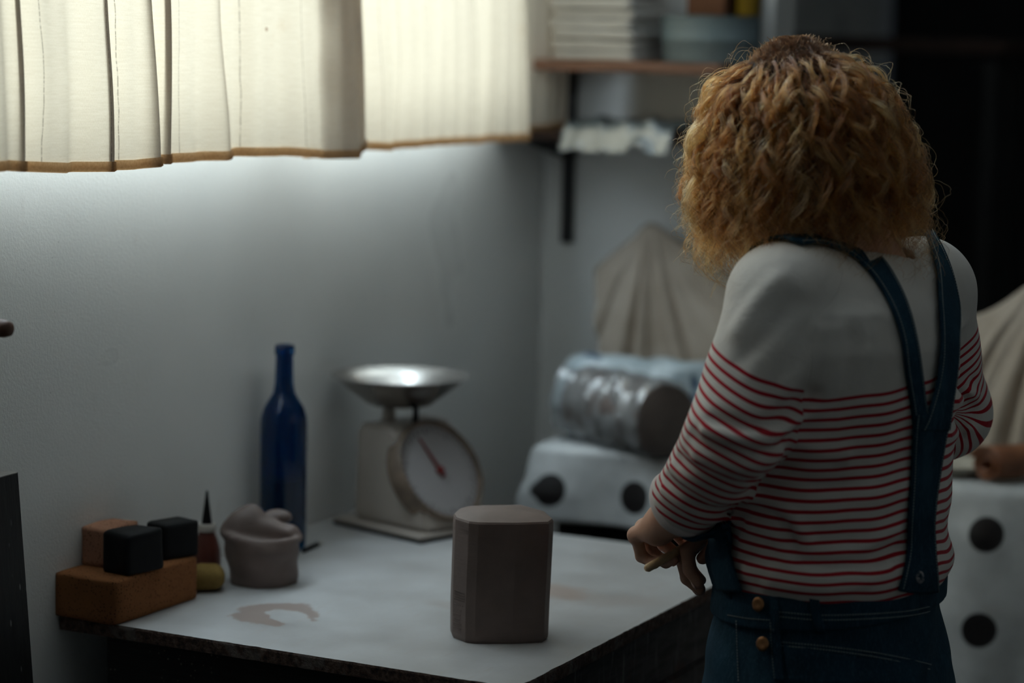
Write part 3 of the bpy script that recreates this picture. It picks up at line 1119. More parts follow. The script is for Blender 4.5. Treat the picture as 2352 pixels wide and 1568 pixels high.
# stack of white plaster bats
M_PLASTER = simple('white_plaster', srgb(216, 214, 210), 0.8, 0.06, 25, 0.0006)
xa = pl(1296, 100, 1, YS + 0.02)[0]; xb = pl(1462, 100, 1, YS + 0.02)[0]
z = zs1
for k in range(8):
    h = (0.0175, 0.021, 0.018, 0.0185, 0.017, 0.020, 0.018, 0.018)[k]
    dx = (0.003, -0.001, 0.002, -0.003, 0.001, -0.004, -0.002, 0.001)[k]
    o = blob_box('plaster_bat', (xa + xb) / 2 + dx - 0.012, YS + 0.105 + 0.003 * math.sin(k * 2.1), z, xb - xa + 0.02, 0.19, h - 0.0012, 0.01 * math.sin(k * 1.7), M_PLASTER, 0.005, 0.0012, 20.0 + k, cuts=10)
    z += h - 0.0002
    tag(o, 'white plaster bat, slab number %s from the bottom of the stack on the brown shelf' % ('one two three four five six seven eight'.split()[k]), 'plaster slab', 'plaster bats on the shelf')
# grey-blue bucket
M_PAIL = simple('grey_blue_enamel', srgb(120, 136, 142), 0.5, 0.12, 14)
pc = pl(1640, 145, 1, YS + 0.125)
pr = 0.088
pail = tag(empty('pail', (pc[0] - 0.005, YS + 0.115, zs1)), 'grey-blue cylindrical pail standing on the brown shelf', 'pail')
lathe('pail_body', [(pr - 0.006, 0), (pr - 0.003, 0.002), (pr - 0.002, 0.036), (pr, 0.038), (pr, 0.043), (pr - 0.001, 0.045), (pr, 0.080), (pr + 0.002, 0.083), (pr - 0.003, 0.083), (pr - 0.004, 0.006), (0, 0.006)], M_PAIL, pail, 56, close=False)
M_CARD = simple('cardboard', srgb(110, 72, 48), 0.85, 0.1, 20)
M_YTAPE = simple('yellow_plastic', srgb(150, 120, 30), 0.5, 0.1, 20)
# a board laid over the pail with a small box and a yellow tub on it
tag(box('cardboard_box', (pc[0] - 0.035, YS + 0.07, zs1 + 0.0835), (pc[0] + 0.035, YS + 0.16, zs1 + 0.150), M_CARD, bevel=0.002), 'small brown cardboard box lying on top of the grey-blue pail', 'box')
lathe_o = lathe('yellow_tub', [(0.020, 0), (0.022, 0.002), (0.024, 0.045), (0.025, 0.046), (0.025, 0.056), (0.023, 0.058)], M_YTAPE, None, 32)
lathe_o.location = (pc[0] + 0.062, YS + 0.115, zs1 + 0.083)
tag(lathe_o, 'little yellow plastic tub beside the cardboard box', 'tub')

# crumpled plastic on the lower shelf
t = NT('clear_plastic_film')
n = t.noise(t.obj(), 40, 4, 0.6)
df = t.n('ShaderNodeBsdfDiffuse'); df.inputs['Color'].default_value = srgb(176, 192, 200)
trn = t.n('ShaderNodeBsdfTranslucent'); trn.inputs['Color'].default_value = srgb(190, 205, 212)
gl = t.n('ShaderNodeBsdfGlossy'); gl.inputs['Roughness'].default_value = 0.16
bp = t.bump(n, 0.004, 0.8)
for q in (df, trn, gl):
    t.put(q.inputs['Normal'], bp)
m1 = t.n('ShaderNodeMixShader'); m1.inputs[0].default_value = 0.4
t.t.links.new(df.outputs[0], m1.inputs[1]); t.t.links.new(trn.outputs[0], m1.inputs[2])
m2 = t.n('ShaderNodeMixShader'); m2.inputs[0].default_value = 0.28
t.t.links.new(m1.outputs[0], m2.inputs[1]); t.t.links.new(gl.outputs[0], m2.inputs[2])
M_FILM = t.surface(m2.outputs[0])
t = NT('thin_clear_wrap')
n = t.noise(t.obj(), 30, 4, 0.65)
tp = t.n('ShaderNodeBsdfTransparent')
gl = t.n('ShaderNodeBsdfGlossy'); gl.inputs['Roughness'].default_value = 0.14
df = t.n('ShaderNodeBsdfDiffuse'); df.inputs['Color'].default_value = srgb(190, 195, 198)
bp = t.bump(n, 0.006, 0.9)
t.put(gl.inputs['Normal'], bp); t.put(df.inputs['Normal'], bp)
m1 = t.n('ShaderNodeMixShader'); m1.inputs[0].default_value = 0.55
t.t.links.new(gl.outputs[0], m1.inputs[1]); t.t.links.new(df.outputs[0], m1.inputs[2])
m2 = t.n('ShaderNodeMixShader'); m2.inputs[0].default_value = 0.42
t.t.links.new(tp.outputs[0], m2.inputs[1]); t.t.links.new(m1.outputs[0], m2.inputs[2])
M_WRAP = t.surface(m2.outputs[0])


def crumple(name, x0, x1, y0, y1, zbase, amp, drop, seed, mat, nu=46, nv=30):
    """a loose sheet lying on a shelf with its front edge hanging over"""
    G = np.zeros((nu, nv, 3))
    for i in range(nu):
        for j in range(nv):
            u, v = i / (nu - 1), j / (nv - 1)
            x = x0 + (x1 - x0) * u
            y = y1 + (y0 - y1) * v
            hgt = amp * (0.45 + 0.55 * mnoise.noise(Vector((u * 7, v * 5, seed)))) + amp * 0.5 * abs(mnoise.noise(Vector((u * 19, v * 14, seed + 3))))
            over = max(0.0, YS - 0.003 - y)
            z = zbase + 0.002 + abs(hgt)
            if over > 0:
                z = zbase + 0.002 - min(over * (0.7 + 0.7 * mnoise.noise(Vector((u * 5, 1, seed)))), drop) + 0.004 * mnoise.noise(Vector((u * 24, v * 9, seed)))
                y = YS - 0.004 - over * 0.45
            G[i, j] = (x + 0.006 * mnoise.noise(Vector((u * 6, v * 8, seed + 9))), y, z)
    return grid_obj(name, G, mat, None, 0.0006)


tag(crumple('plastic_sheet', pl(1296, 300, 1, YS)[0], pl(1545, 300, 1, YS)[0], YS - 0.05, YS + 0.17, zs2, 0.026, 0.035, 3.0, M_FILM),
    'crumpled pale blue plastic sheet spilling over the thin dark shelf', 'plastic sheet')

# dim plank shelf further back in the dark passage
sp = pl(1880, 82, 1, 2.6)
sh3 = tag(empty('passage_shelf', (sp[0], 2.6, 0)), 'dim brown plank shelf in the dark passage behind', 'shelf')
box('plank', (-0.20, -0.02, sp[2] - 0.03), (0.42, 0.28, sp[2]), M_DKSHELF, sh3)
for xx in (-0.17, 0.37):
    box('post', (xx, 0.0, 0.0), (xx + 0.03, 0.26, sp[2] - 0.03), M_BLACKWOOD, sh3)

# ================================================================== BACK TABLE WITH DOTTED CLOTH
ZT2 = 0.925
tx0, tx1, ty0, ty1 = 0.185, 1.75, 1.16, 1.57
bt2 = tag(empty('side_table', (0.9, 1.35, 0)), 'dark side table hidden under a dotted oilcloth by the back wall', 'table')
box('table_top', (tx0 - 0.9, ty0 - 1.35, ZT2 - 0.03), (tx1 - 0.9, ty1 - 1.35, ZT2), M_BLACKWOOD, bt2)
for a in (tx0 - 0.88, tx1 - 0.95):
    for b in (ty0 - 1.33, ty1 - 1.40):
        box('leg', (a, b, 0), (a + 0.05, b + 0.05, ZT2 - 0.03), M_BLACKWOOD, bt2)
box('apron', (tx0 - 0.88, ty0 - 1.335, ZT2 - 0.13), (tx1 - 0.92, ty0 - 1.315, ZT2 - 0.03), M_BLACKWOOD, bt2)
box('gap_shade_board', (tx0 - 0.87, ty0 - 1.30, 0.15), (tx1 - 0.93, ty0 - 1.28, ZT2 - 0.031), M_BLACKWOOD, bt2)  # black board added to darken the shadowed gap below the cloth hem


def dotted(name, c_lo, c_hi):
    global t
    t = NT(name)
    uvn = t.uv()
    at = t.attr('flat')
    n = t.noise(t.obj(), 16, 3)
    sepv = at.outputs['Vector']
    # printed dots on a staggered lattice in flat cloth metres
    _dp = pl(1458, 1148, 1, 1.135)
    _fq = ty0 - (ZT2 - _dp[2]) - 0.006
    pv = t.map(sepv, (1 / 0.150, 1 / 0.150, 0), (0.5 - _dp[0] / 0.150, 0.5 - _fq / 0.150, 0))
    fr = t.n('ShaderNodeVectorMath', operation='FRACTION'); t.put(fr.inputs[0], pv)
    sb = t.n('ShaderNodeVectorMath', operation='SUBTRACT'); t.put(sb.inputs[0], fr.outputs[0]); sb.inputs[1].default_value = (0.5, 0.5, 0)
    ln = t.n('ShaderNodeVectorMath', operation='LENGTH'); t.put(ln.inputs[0], sb.outputs[0])
    dot = t.step(ln.outputs['Value'], 0.190, 0.175)
    c = t.ramp(n, [(0.3, c_lo), (0.7, c_hi)])
    c = t.mix(t.math('MULTIPLY', t.step(t.noise(t.obj(), 5, 4), 0.55, 0.7), 0.3), c, srgb(130, 118, 108))
    c = t.mix(dot, c, srgb(26, 22, 22))
    t.pbr(c, 0.38, t.bump(n, 0.002))
    return t.m


M_DOT = dotted('white_dotted_oilcloth', srgb(176, 178, 178), srgb(204, 206, 206))
def oilcloth(name, s0, s1, longs, lift, mat, label):
    nu, nv = int(110 * (s1 - s0)) + 20, 80
    G = np.zeros((nu, nv, 3)); FL = np.zeros((nu, nv, 3))
    R_ = 0.012

    def bend(o):
        if o <= 0:
            return 0.0, 0.0
        a = min(o / R_, math.pi / 2)
        return R_ * math.sin(a), R_ * (1 - math.cos(a)) + max(0, o - R_ * math.pi / 2)
    for i in range(nu):
        s = s0 + (s1 - s0) * i / (nu - 1)
        long_ = np.interp(s, *longs)
        for j in range(nv):
            q = ty1 - (ty1 - ty0 + long_) * j / (nv - 1)
            x = max(s, tx0); y = max(q, ty0)
            ox, oy = x - s, y - q                # overhang
            hx, dx_ = bend(ox); hy, dy_ = bend(oy)
            drop = dx_ + dy_ if not (dx_ and dy_) else max(dx_, dy_)
            rip = min(1, drop / 0.08)
            wv = 0.014 * rip * math.sin(s * 34 + 1.0 * math.sin(s * 9)) + 0.008 * rip * mnoise.noise(Vector((s * 12, drop * 6, 1)))
            wx = 0.010 * rip * math.sin(q * 40) if ox > 0 else 0
            flare = 0.10 * drop
            G[i, j] = (x - hx - (flare if ox > 0 else 0) - abs(wx), y - hy - (flare if oy > 0 else 0) - (wv + 0.012 * rip + lift if oy > 0 else 0),
                       ZT2 + 0.003 + lift - drop + (0.0008 * mnoise.noise(Vector((s * 15, q * 15, 4))) if drop == 0 else 0))
            FL[i, j] = (s, q, 0)
    o = grid_obj(name, G, mat, None, 0.0012)
    av = o.data.attributes.new('flat', 'FLOAT_VECTOR', 'POINT')
    av.data.foreach_set('vector', FL.reshape(-1).astype(np.float32))
    return tag(o, label, 'tablecloth')


oilcloth('table_cloth', tx0 - 0.14, 0.74, ([0.0, 2.0], [0.132, 0.142]), 0.0, M_DOT, 'white oilcloth with big black dots hanging short under the wrapped clay')
oilcloth('table_cloth', 0.66, tx1 + 0.04, ([0.6, 0.86, 2.0], [0.52, 0.62, 0.70]), 0.0035, M_DOT, 'white oilcloth with big black dots hanging long under the leather roll')

# --- wrapped block of clay
ZC2 = ZT2 + 0.006
e0 = pl(1335, 985, 2, ZC2)
ends = pl(1528, 1010, 2, ZC2)
cyA = pl(1350, 1000, 2, ZC2); cyB = pl(1525, 1045, 2, ZC2)
cb = tag(empty('wrapped_clay', (cyA + cyB) / 2), 'round log of grey clay wrapped in clear plastic on the dotted cloth', 'clay')
c0 = (cyA + cyB) / 2
axd = (cyB - cyA); Lc = np.linalg.norm(axd); axd /= Lc
rc = 0.062
sd = np.cross([0, 0, 1.0], axd)
M_DKCLAY = simple('dark_grey_clay', srgb(106, 94, 88), 0.6, 0.18, 22, 0.002)


def log_ring(s, r, flatten, seed, amp, n=44):
    out = []
    for k in range(n):
        a = 2 * math.pi * k / n
        rr = r * (1 + amp * mnoise.noise(Vector((math.cos(a) * 2.2, math.sin(a) * 2.2, s * 26 + seed))))
        q = sd * rr * math.cos(a) * 1.02 + np.array([0, 0, 1]) * max(-rc * 0.94, rr * math.sin(a))
        out.append((cyA - c0) + axd * s + q + np.array([0, 0, rc * 0.94]))
    return out


S_ = np.r_[-0.004, np.linspace(0.0, Lc, 14), Lc + 0.003]
RR = np.r_[rc * 0.90, np.full(14, rc), rc * 0.93]
Gc = np.array([log_ring(s, r, 0.9, 3.0, 0.05) for s, r in zip(S_, RR)])
vs_, fs = Gc.reshape(-1, 3), []
n = 44
for i in range(len(S_) - 1):
    for k in range(n):
        fs.append((i * n + k, i * n + (k + 1) % n, (i + 1) * n + (k + 1) % n, (i + 1) * n + k))
fs.append(tuple(reversed(range(n)))); fs.append(tuple((len(S_) - 1) * n + k for k in range(n)))
mesh_obj('clay_log', vs_, fs, M_DKCLAY, cb, smooth=True)
S_ = np.linspace(-0.055, Lc + 0.004, 34)
W_ = [log_ring(s, rc * (1.06 if s > -0.01 else 1.06 - 0.55 * ((-0.01 - s) / 0.045) ** 1.2) + 0.003 * math.sin(s * 190), 0.9, 8.0, 0.16 if s > -0.01 else 0.5) for s in S_]
Gw = np.array(W_)
Gw = np.concatenate([Gw, Gw[:, :1]], 1)
grid_obj('plastic_wrap', Gw, M_WRAP, cb)

# --- pale printed plastic bag behind
t = NT('printed_plastic_bag')
oc = t.obj()
n = t.noise(oc, 22, 4, 0.6)
v = t.noise(oc, 9, 2)
c = t.ramp(n, [(0.3, srgb(168, 186, 194)), (0.7, srgb(206, 216, 220))])
c = t.mix(t.step(v, 0.60, 0.64), c, srgb(36, 72, 104))
t.pbr(c, 0.32, t.bump(n, 0.005))
M_BAG = t.m
ba = pl(1335, 905, 1, 1.44); bb = pl(1700, 905, 1, 1.44)
bg = blob_box('clay_bag', (ba[0] + bb[0]) / 2, 1.395, ZT2 + 0.004, bb[0] - ba[0] + 0.03, 0.10, 0.125, 0.0, M_BAG, 0.035, 0.016, 31.0, cuts=16)
tag(bg, 'pale blue-white plastic clay bag with dark blue print behind the wrapped log', 'bag')

# --- dust sheets
t = NT('dust_sheet')
oc = t.obj()
w = t.noise(oc, 9, 3)
w2 = t.noise(oc, 400, 2)
c = t.ramp(w, [(0.3, srgb(172, 158, 142)), (0.7, srgb(200, 188, 174))])
df = t.pbr(c, 0.95, t.bump(t.math('ADD', w, t.math('MULTIPLY', w2, 0.2)), 0.002), spec=0.1)
M_SHEET = t.m


def drape(name, ridge_px, base_px, yr, yf, yb, zfoot, seed, label, apex, mat=None):
    nu, nv = 110, 40
    r3 = np.array([pl(a, b, 1, yr) for a, b in ridge_px])
    b3 = np.array([pl(a, b, 1, yf) for a, b in base_px])
    u = np.linspace(0, 1, nu)
    ru = smoothpath(r3, nu); bu = smoothpath(b3, nu)
    bu[:, 2] = np.minimum(bu[:, 2], zfoot) * 0 + zfoot
    F = np.zeros((nu, nv * 2 - 1, 3))
    for i in range(nu):
        for j in range(nv):
            v = j / (nv - 1)
            p = ru[i] + (bu[i] - ru[i]) * v
            ang = math.atan2(p[0] - apex[0], apex[1] - p[2] + 0.02)
            fold = 0.022 * math.sin(ang * 13 + seed) + 0.012 * math.sin(ang * 29 + 2 * seed)
            k = math.sin(math.pi * min(1, v * 0.6)) if v > 0 else 0
            belly = -0.03 * math.sin(math.pi * v)
            p[1] += -abs(fold) * k + belly * 0.4
            p[2] -= 0.012 * math.sin(math.pi * v) * math.sin(i * 0.19 + seed)
            F[i, nv - 1 + j] = p
            q = ru[i] + (bu[i] - ru[i]) * v
            q[1] = yr + (yb - yr) * min(1, v * 1.6) + 0.008 * math.sin(ang * 15) * k
            q[1] = min(q[1], YB - 0.012)
            F[i, nv - 1 - j] = q
    o = grid_obj(name, F, mat or M_SHEET, None, 0.002)
    tag(o, label, 'dust sheet', 'dust sheets over stored things')
    return o


ap = pl(1492, 512, 1, 1.545)
drape('dust_sheet', [(1366, 618), (1385, 600), (1420, 572), (1455, 545), (1478, 520), (1495, 512), (1515, 520), (1560, 552), (1620, 598), (1680, 640), (1760, 690), (1860, 740)],
      [(1400, 960), (1410, 960), (1425, 960), (1445, 960), (1470, 960), (1500, 960), (1530, 960), (1600, 960), (1680, 960), (1760, 960), (1850, 960), (1950, 960)],
      1.545, 1.51, 1.580, ZT2 + 0.006, 0.7, 'pale dust sheet draped into a pointed peak behind the wrapped clay', (ap[0], ap[2]))
ap = pl(2420, 600, 1, 1.47)
drape('dust_sheet', [(2090, 830), (2140, 770), (2190, 738), (2230, 728), (2275, 712), (2315, 688), (2360, 655), (2410, 618), (2450, 600), (2520, 610), (2600, 660), (2680, 740)],
      [(2080, 1060), (2120, 1060), (2160, 1060), (2200, 1060), (2240, 1060), (2290, 1060), (2340, 1060), (2400, 1060), (2460, 1060), (2540, 1060), (2640, 1060), (2740, 1060)],
      1.47, 1.41, 1.56, ZT2 + 0.0105, 2.1, 'pale dust sheet sloping up behind the rolled brown leather', (ap[0], ap[2]))

# --- rolled leather and dish on the side table
t = NT('brown_leather')
n = t.noise(t.obj(), 30, 4)
c = t.ramp(n, [(0.3, srgb(120, 74, 48)), (0.7, srgb(156, 102, 70))])
t.pbr(c, 0.55, t.bump(n, 0.001))
M_LEATH = t.m
lc = pl(2300, 1010, 1, 1.235)
pts = []
for k in range(90):
    a = k / 89 * 2 * math.pi * 2.3
    r = 0.008 + 0.026 * k / 89
    pts.append((r * math.cos(a + 1.0), r * 0.86 * math.sin(a + 1.0)))
G = np.zeros((len(pts), 12, 3))
for i, (a, b) in enumerate(pts):
    for j in range(12):
        v = j / 11
        G[i, j] = (a + 0.02 * v + 0.004 * math.sin(3 * v), -0.02 + 0.16 * v, b + 0.032)
lr = grid_obj('leather_roll', G, M_LEATH, None, 0.0035)
lr.location = (lc[0], 1.185, ZT2 + 0.004)
lr.rotation_euler = (0, 0, -0.55)
tag(lr, 'loosely rolled piece of brown leather lying on the dotted cloth', 'leather roll')
dp = pl(2185, 1112, 1, 1.20)
ds = lathe('cream_dish', [(0.0, 0.0), (0.038, 0.0), (0.042, 0.003), (0.055, 0.014), (0.066, 0.020), (0.068, 0.022), (0.064, 0.0225), (0.052, 0.017), (0.040, 0.006), (0.0, 0.004)],
           simple('cream_glaze', srgb(196, 190, 176), 0.3, 0.06, 14), None, 48, close=False)
ds.location = (dp[0] - 0.005, 1.225, ZT2 + 0.004)
tag(ds, 'shallow cream dish at the edge of the dotted cloth', 'dish')

# ================================================================== BOARD AND PEG BY THE WALL
t = NT('scratched_black_board')
oc = t.obj()
n = t.noise(t.map(oc, (1, 40, 6)), 3, 4, 0.7)
v = t.voro(t.map(oc, (1, 1.5, 0.6)), 60)
n2 = t.noise(oc, 10, 3)
c = t.ramp(n, [(0.3, (0.006, 0.006, 0.007)), (0.7, (0.016, 0.016, 0.017))])
m = t.math('MULTIPLY', t.step(v, 0.20, 0.10), t.step(n2, 0.5, 0.6))
c = t.mix(t.math('MULTIPLY', m, 0.6), c, srgb(150, 150, 150))
t.pbr(c, 0.55, t.bump(n, 0.0008))
M_BOARD = t.m
tp = pl(41, 1086, 0, 0.03)
bd = tag(empty('leaning_board', (0.0, tp[1], 0.0)), 'scratched black board leaning upright against the white wall', 'board')
Lb = tp[2]
M_RAWEDGE = simple('raw_board_edge', srgb(150, 146, 142), 0.8, 0.1, 40)
bm = bmesh.new()
for x0_, x1_ in ((0, 1),):
    pass
foot_x = 0.11
verts = []
for z_, xo in ((0.0, foot_x), (Lb, 0.012)):
    for y_ in (-0.42, 0.0 if z_ else -0.012):
        for dx in (0.0, 0.018):
            verts.append((xo + dx, y_, z_))
fcs = [(0, 1, 3, 2), (4, 6, 7, 5), (0, 4, 5, 1), (2, 3, 7, 6), (1, 5, 7, 3), (0, 2, 6, 4)]
mesh_obj('panel', verts, fcs, M_BOARD, bd)
box('top_edge', (0.0118, -0.42, Lb), (0.0302, 0.0, Lb + 0.0012), M_RAWEDGE, bd, bevel=0)
pg = pl(4, 758, 1, -0.30)
peg = tag(empty('wall_peg', (0.0, -0.30, pg[2])), 'round brown wooden peg sticking out of the white wall', 'peg')
M_PEG = simple('peg_wood', srgb(96, 62, 44), 0.6, 0.2, 40)
Lp = max(0.05, pg[0] + 0.012)
tube('shaft', [(0, 0, 0), (Lp * 0.5, 0, 0.001), (Lp - 0.02, 0, 0.002)], 0.009, M_PEG, peg, 16)
tube('knob', [(Lp - 0.02, 0, .002), (Lp - 0.018, 0, .002), (Lp - 0.008, 0, .002), (Lp, 0, .002)], [0.008, 0.0105, 0.0105, 0.008], M_PEG, peg, 16)
print('peg length', Lp)
# ================================================================== PERSON
PY = 0.22
SECT = np.array([  # z, centre x, centre y, half depth, half width
    (0.70, .965, PY, .128, .182), (0.80, .965, PY, .132, .186), (0.88, .968, PY, .128, .180), (0.93, .970, PY, .120, .166), (1.02, .974, PY, .117, .156),
    (1.10, .978, PY, .120, .158), (1.20, .984, PY, .121, .166), (1.27, .988, PY, .113, .172), (1.315, .990, PY, .096, .162), (1.35, .990, PY, .076, .122),
    (1.378, .985, PY, .060, .078), (1.42, .965, PY, .054, .056)])


def torso(p, infl=0.0, z0=0.70, z1=1.40):
    S = interp(SECT, np.clip(p[:, 2], SECT[0, 0], SECT[-1, 0]))
    a = S[:, 2] + infl; b = S[:, 3] + infl
    dx = p[:, 0] - S[:, 0]; dy = p[:, 1] - S[:, 1]
    k0 = np.sqrt((dx / a) ** 2 + (dy / b) ** 2) + 1e-9
    k1 = np.sqrt((dx / a ** 2) ** 2 + (dy / b ** 2) ** 2) + 1e-9
    f = np.where(k0 > 0.3, k0 * (k0 - 1) / k1, -0.7 * np.minimum(a, b))
    return smax(smax(f, p[:, 2] - z1 - infl, 0.02), z0 - p[:, 2], 0.01)


Q_ = lambda px, py, y: pl(px, py, 1, y)
SL = Q_(1790, 700, 0.080); EL = Q_(1686, 1000, 0.010); WL = Q_(1552, 1182, 0.095)
SR = Q_(2118, 676, 0.375); ER = Q_(2172, 950, 0.45)
HEAD = Q_(1845, 345, 0.215)
fd = np.array([-0.80, 0.08, -0.56]); fd /= np.linalg.norm(fd)         # where the face points
hup = np.array([-0.0, 0, 1.0]); hup = hup - fd * (hup @ fd); hup /= np.linalg.norm(hup)
hsd = np.cross(hup, fd)
HM = np.stack([fd, hsd, hup], 1)


def unit(v):
    v = np.asarray(v, float)
    return v / np.linalg.norm(v)


# ---- hands: frames and finger chains
class Hand:
    def __init__(self, wrist, D, N, side, bends, scale=1.0, thumb=None):
        self.w = np.asarray(wrist, float)
        self.D = unit(D)
        N = np.asarray(N, float); self.N = unit(N - self.D * (N @ self.D))
        self.S = np.cross(self.D, self.N) * side        # towards the index side
        s = scale
        self.caps = []
        w, D, N, S = self.w, self.D, self.N, self.S
        # palm as four metacarpal rays
        base = [(-0.016, 0.018), (-0.006, 0.018), (0.006, 0.018), (0.017, 0.018)]
        kn = [(-0.030, 0.072), (-0.011, 0.079), (0.010, 0.081), (0.030, 0.078)]
        ra = [0.0115, 0.0120, 0.0125, 0.0125]
        self.palm = []
        for (s0, d0), (s1, d1), r in zip(base, kn, ra):
            self.palm.append((w + s * (S * s0 + D * d0), w + s * (S * s1 + D * d1), s * (r + 0.002), s * r))
        ln = [(0.034, 0.021, 0.019), (0.042, 0.026, 0.021), (0.045, 0.028, 0.022), (0.041, 0.025, 0.021)]
        fr = [0.0078, 0.0086, 0.0090, 0.0088]
        self.fing = []
        for k in range(4):
            p = w + s * (S * kn[k][0] + D * kn[k][1])
            ch = [p]
            a = 0.0
            for j in range(3):
                a += bends[k][j]
                dr = D * math.cos(a) - N * math.sin(a) + S * (0.10 * (k - 1.5)) * math.cos(a)
                ch.append(ch[-1] + unit(dr) * ln[k][j] * s)
            self.fing.append((ch, fr[k] * s))
        # thumb leaves the index side of the palm near its base
        t0 = w + s * (S * 0.016 + D * 0.022 - N * 0.004)
        if thumb is None:
            thumb = [(0.030, 0.040, -0.014), (0.034, 0.072, -0.022), (0.026, 0.094, -0.034)]
        self.thumb = [t0] + [w + s * (S * a + D * b + N * c) for a, b, c in thumb]

    def sdf(self, p):
        f = None
        for a, b, r0, r1 in self.palm:
            d = cap(p, a, b, r0, r1)
            f = d if f is None else smin(f, d, 0.010)
        f = smin(f, cap(p, self.w - self.D * 0.02, self.w + self.D * 0.03, 0.0240, 0.0200), 0.018)
        # heel of the hand
        f = smin(f, ell(p, self.w + self.D * 0.034 - self.S * 0.016 - self.N * 0.008, (0.018, 0.018, 0.018)), 0.012)
        t = self.thumb
        th = smin(smin(cap(p, t[0], t[1], 0.0150, 0.0115), cap(p, t[1], t[2], 0.0110, 0.0098), 0.006), cap(p, t[2], t[3], 0.0098, 0.0080), 0.005)
        f = smin(f, th, 0.008)
        for ch, r in self.fing:
            g = None
            for j in range(3):
                d = cap(p, ch[j], ch[j + 1], r * (1.08 - 0.06 * j), r * (1.02 - 0.09 * j))
                g = d if g is None else smin(g, d, 0.003)
            # knuckle
            g = smin(g, ell(p, ch[0] + self.N * 0.002, (r * 1.2,) * 3), 0.006)
            f = smin(f, g, 0.004)
        return f

    def nails(self):
        out = []
        for ch, r in self.fing + [([self.thumb[1], self.thumb[1], self.thumb[2], self.thumb[3]], 0.0098)]:
            d = unit(ch[3] - ch[2])
            n = unit(np.cross(d, self.S)) if abs(d @ self.S) < 0.9 else self.N
            if n @ (ch[2] - (ch[1] if np.any(ch[1] != ch[2]) else ch[0])) < 0 and False:
                n = -n
            out.append((ch[3], d, n, r))
        return out


LH = Hand(WL, (-0.66, 0.64, -0.32), (-0.50, -0.22, 0.80), 1.0,
          [(1.00, 1.35, 0.8), (0.98, 1.35, 0.8), (0.95, 1.30, 0.75), (0.85, 1.20, 0.7)],
          0.94, [(0.036, 0.036, -0.016), (0.036, 0.062, -0.028), (0.026, 0.082, -0.036)])
if LH.S[1] < 0:
    LH = Hand(WL, (-0.66, 0.64, -0.32), (-0.50, -0.22, 0.80), -1.0,
              [(1.00, 1.35, 0.8), (0.98, 1.35, 0.8), (0.95, 1.30, 0.75), (0.85, 1.20, 0.7)],
              0.94, [(0.036, 0.036, -0.016), (0.036, 0.062, -0.028), (0.026, 0.082, -0.036)])
TA = Q_(1484, 1306, 0.092); TB = Q_(1640, 1218, 0.205)       # the wooden tool
tdir = unit(TB - TA)
HRc = TA + tdir * 0.105
WR = HRc + np.array([0.066, 0.040, 0.020])
_Dr = HRc + np.array([0.0, 0.0, 0.004]) - WR
RH = Hand(WR, _Dr, (-0.10, 0.35, 0.93), -1.0 if np.cross(unit(_Dr), unit(np.array([-0.10, 0.35, 0.93])))[1] > 0 else 1.0,
          [(0.55, 0.95, 0.6), (0.60, 1.0, 0.6), (0.60, 1.0, 0.6), (0.55, 0.9, 0.5)], 0.96)


def arms_skin(p):
    f = smin(cap(p, SL, EL, 0.046, 0.037), cap(p, EL, WL, 0.037, 0.0255), 0.02)
    g = smin(cap(p, SR, ER, 0.046, 0.037), cap(p, ER, WR, 0.037, 0.0255), 0.02)
    return np.minimum(f, g)


HIPL = np.array([.968, PY - .088, .80]); HIPR = np.array([.968, PY + .088, .80])
KNL = np.array([.945, PY - .095, .46]); KNR = np.array([.945, PY + .095, .46])
ANL = np.array([.985, PY - .105, .09]); ANR = np.array([.985, PY + .105, .09])


def legs(p, i=0.0):
    f = smin(cap(p, HIPL, KNL, .088 + i, .062 + i), cap(p, KNL, ANL, .060 + i, .042 + i * 1.6), 0.03)
    g = smin(cap(p, HIPR, KNR, .088 + i, .062 + i), cap(p, KNR, ANR, .060 + i, .042 + i * 1.6), 0.03)
    return np.minimum(f, g)


def head_skin(p):
    q = (p - HEAD) @ HM                      # x: forward, y: side, z: up of the head
    f = ell(q, (-0.005, 0, 0.012), (0.094, 0.076, 0.100))
    f = smin(f, ell(q, (0.030, 0, -0.055), (0.058, 0.056, 0.062)), 0.03)       # face and jaw
    f = smin(f, ell(q, (0.068, 0, -0.104), (0.022, 0.024, 0.016)), 0.03)       # chin
    f = smin(f, cap(q, (0.088, 0, -0.010), (0.104, 0, -0.046), 0.008, 0.012), 0.012)   # nose
    for s in (-1, 1):
        f = smax(f, -ell(q, (0.096, s * 0.031, -0.008), (0.016, 0.017, 0.011)), 0.012)  # eye sockets
        f = smin(f, ell(q, (0.076, s * 0.031, -0.010), (0.012, 0.012, 0.012)), 0.004)   # eyeballs and lids
        f = smin(f, ell(q, (-0.004, s * 0.077, -0.020), (0.018, 0.010, 0.030)), 0.006)  # ears
    f = smin(f, ell(q, (0.084, 0, -0.073), (0.014, 0.024, 0.008)), 0.006)      # lips
    nb = np.array([.975, PY, 1.36])
    f = smin(f, cap(p, nb, HEAD - fd * 0.025 - hup * 0.055, 0.056, 0.052), 0.03)
    return f


def body_skin(p):
    f = smin(torso(p, -0.012), head_skin(p), 0.04)
    f = smin(f, arms_skin(p), 0.03)
    f = smin(f, legs(p, -0.012), 0.03)
    for A_ in (ANL, ANR):
        f = smin(f, cap(p, A_ + [0, 0, -.045], A_ + [-.14, -0.01, -.062], .034, .024), 0.03)
    return f


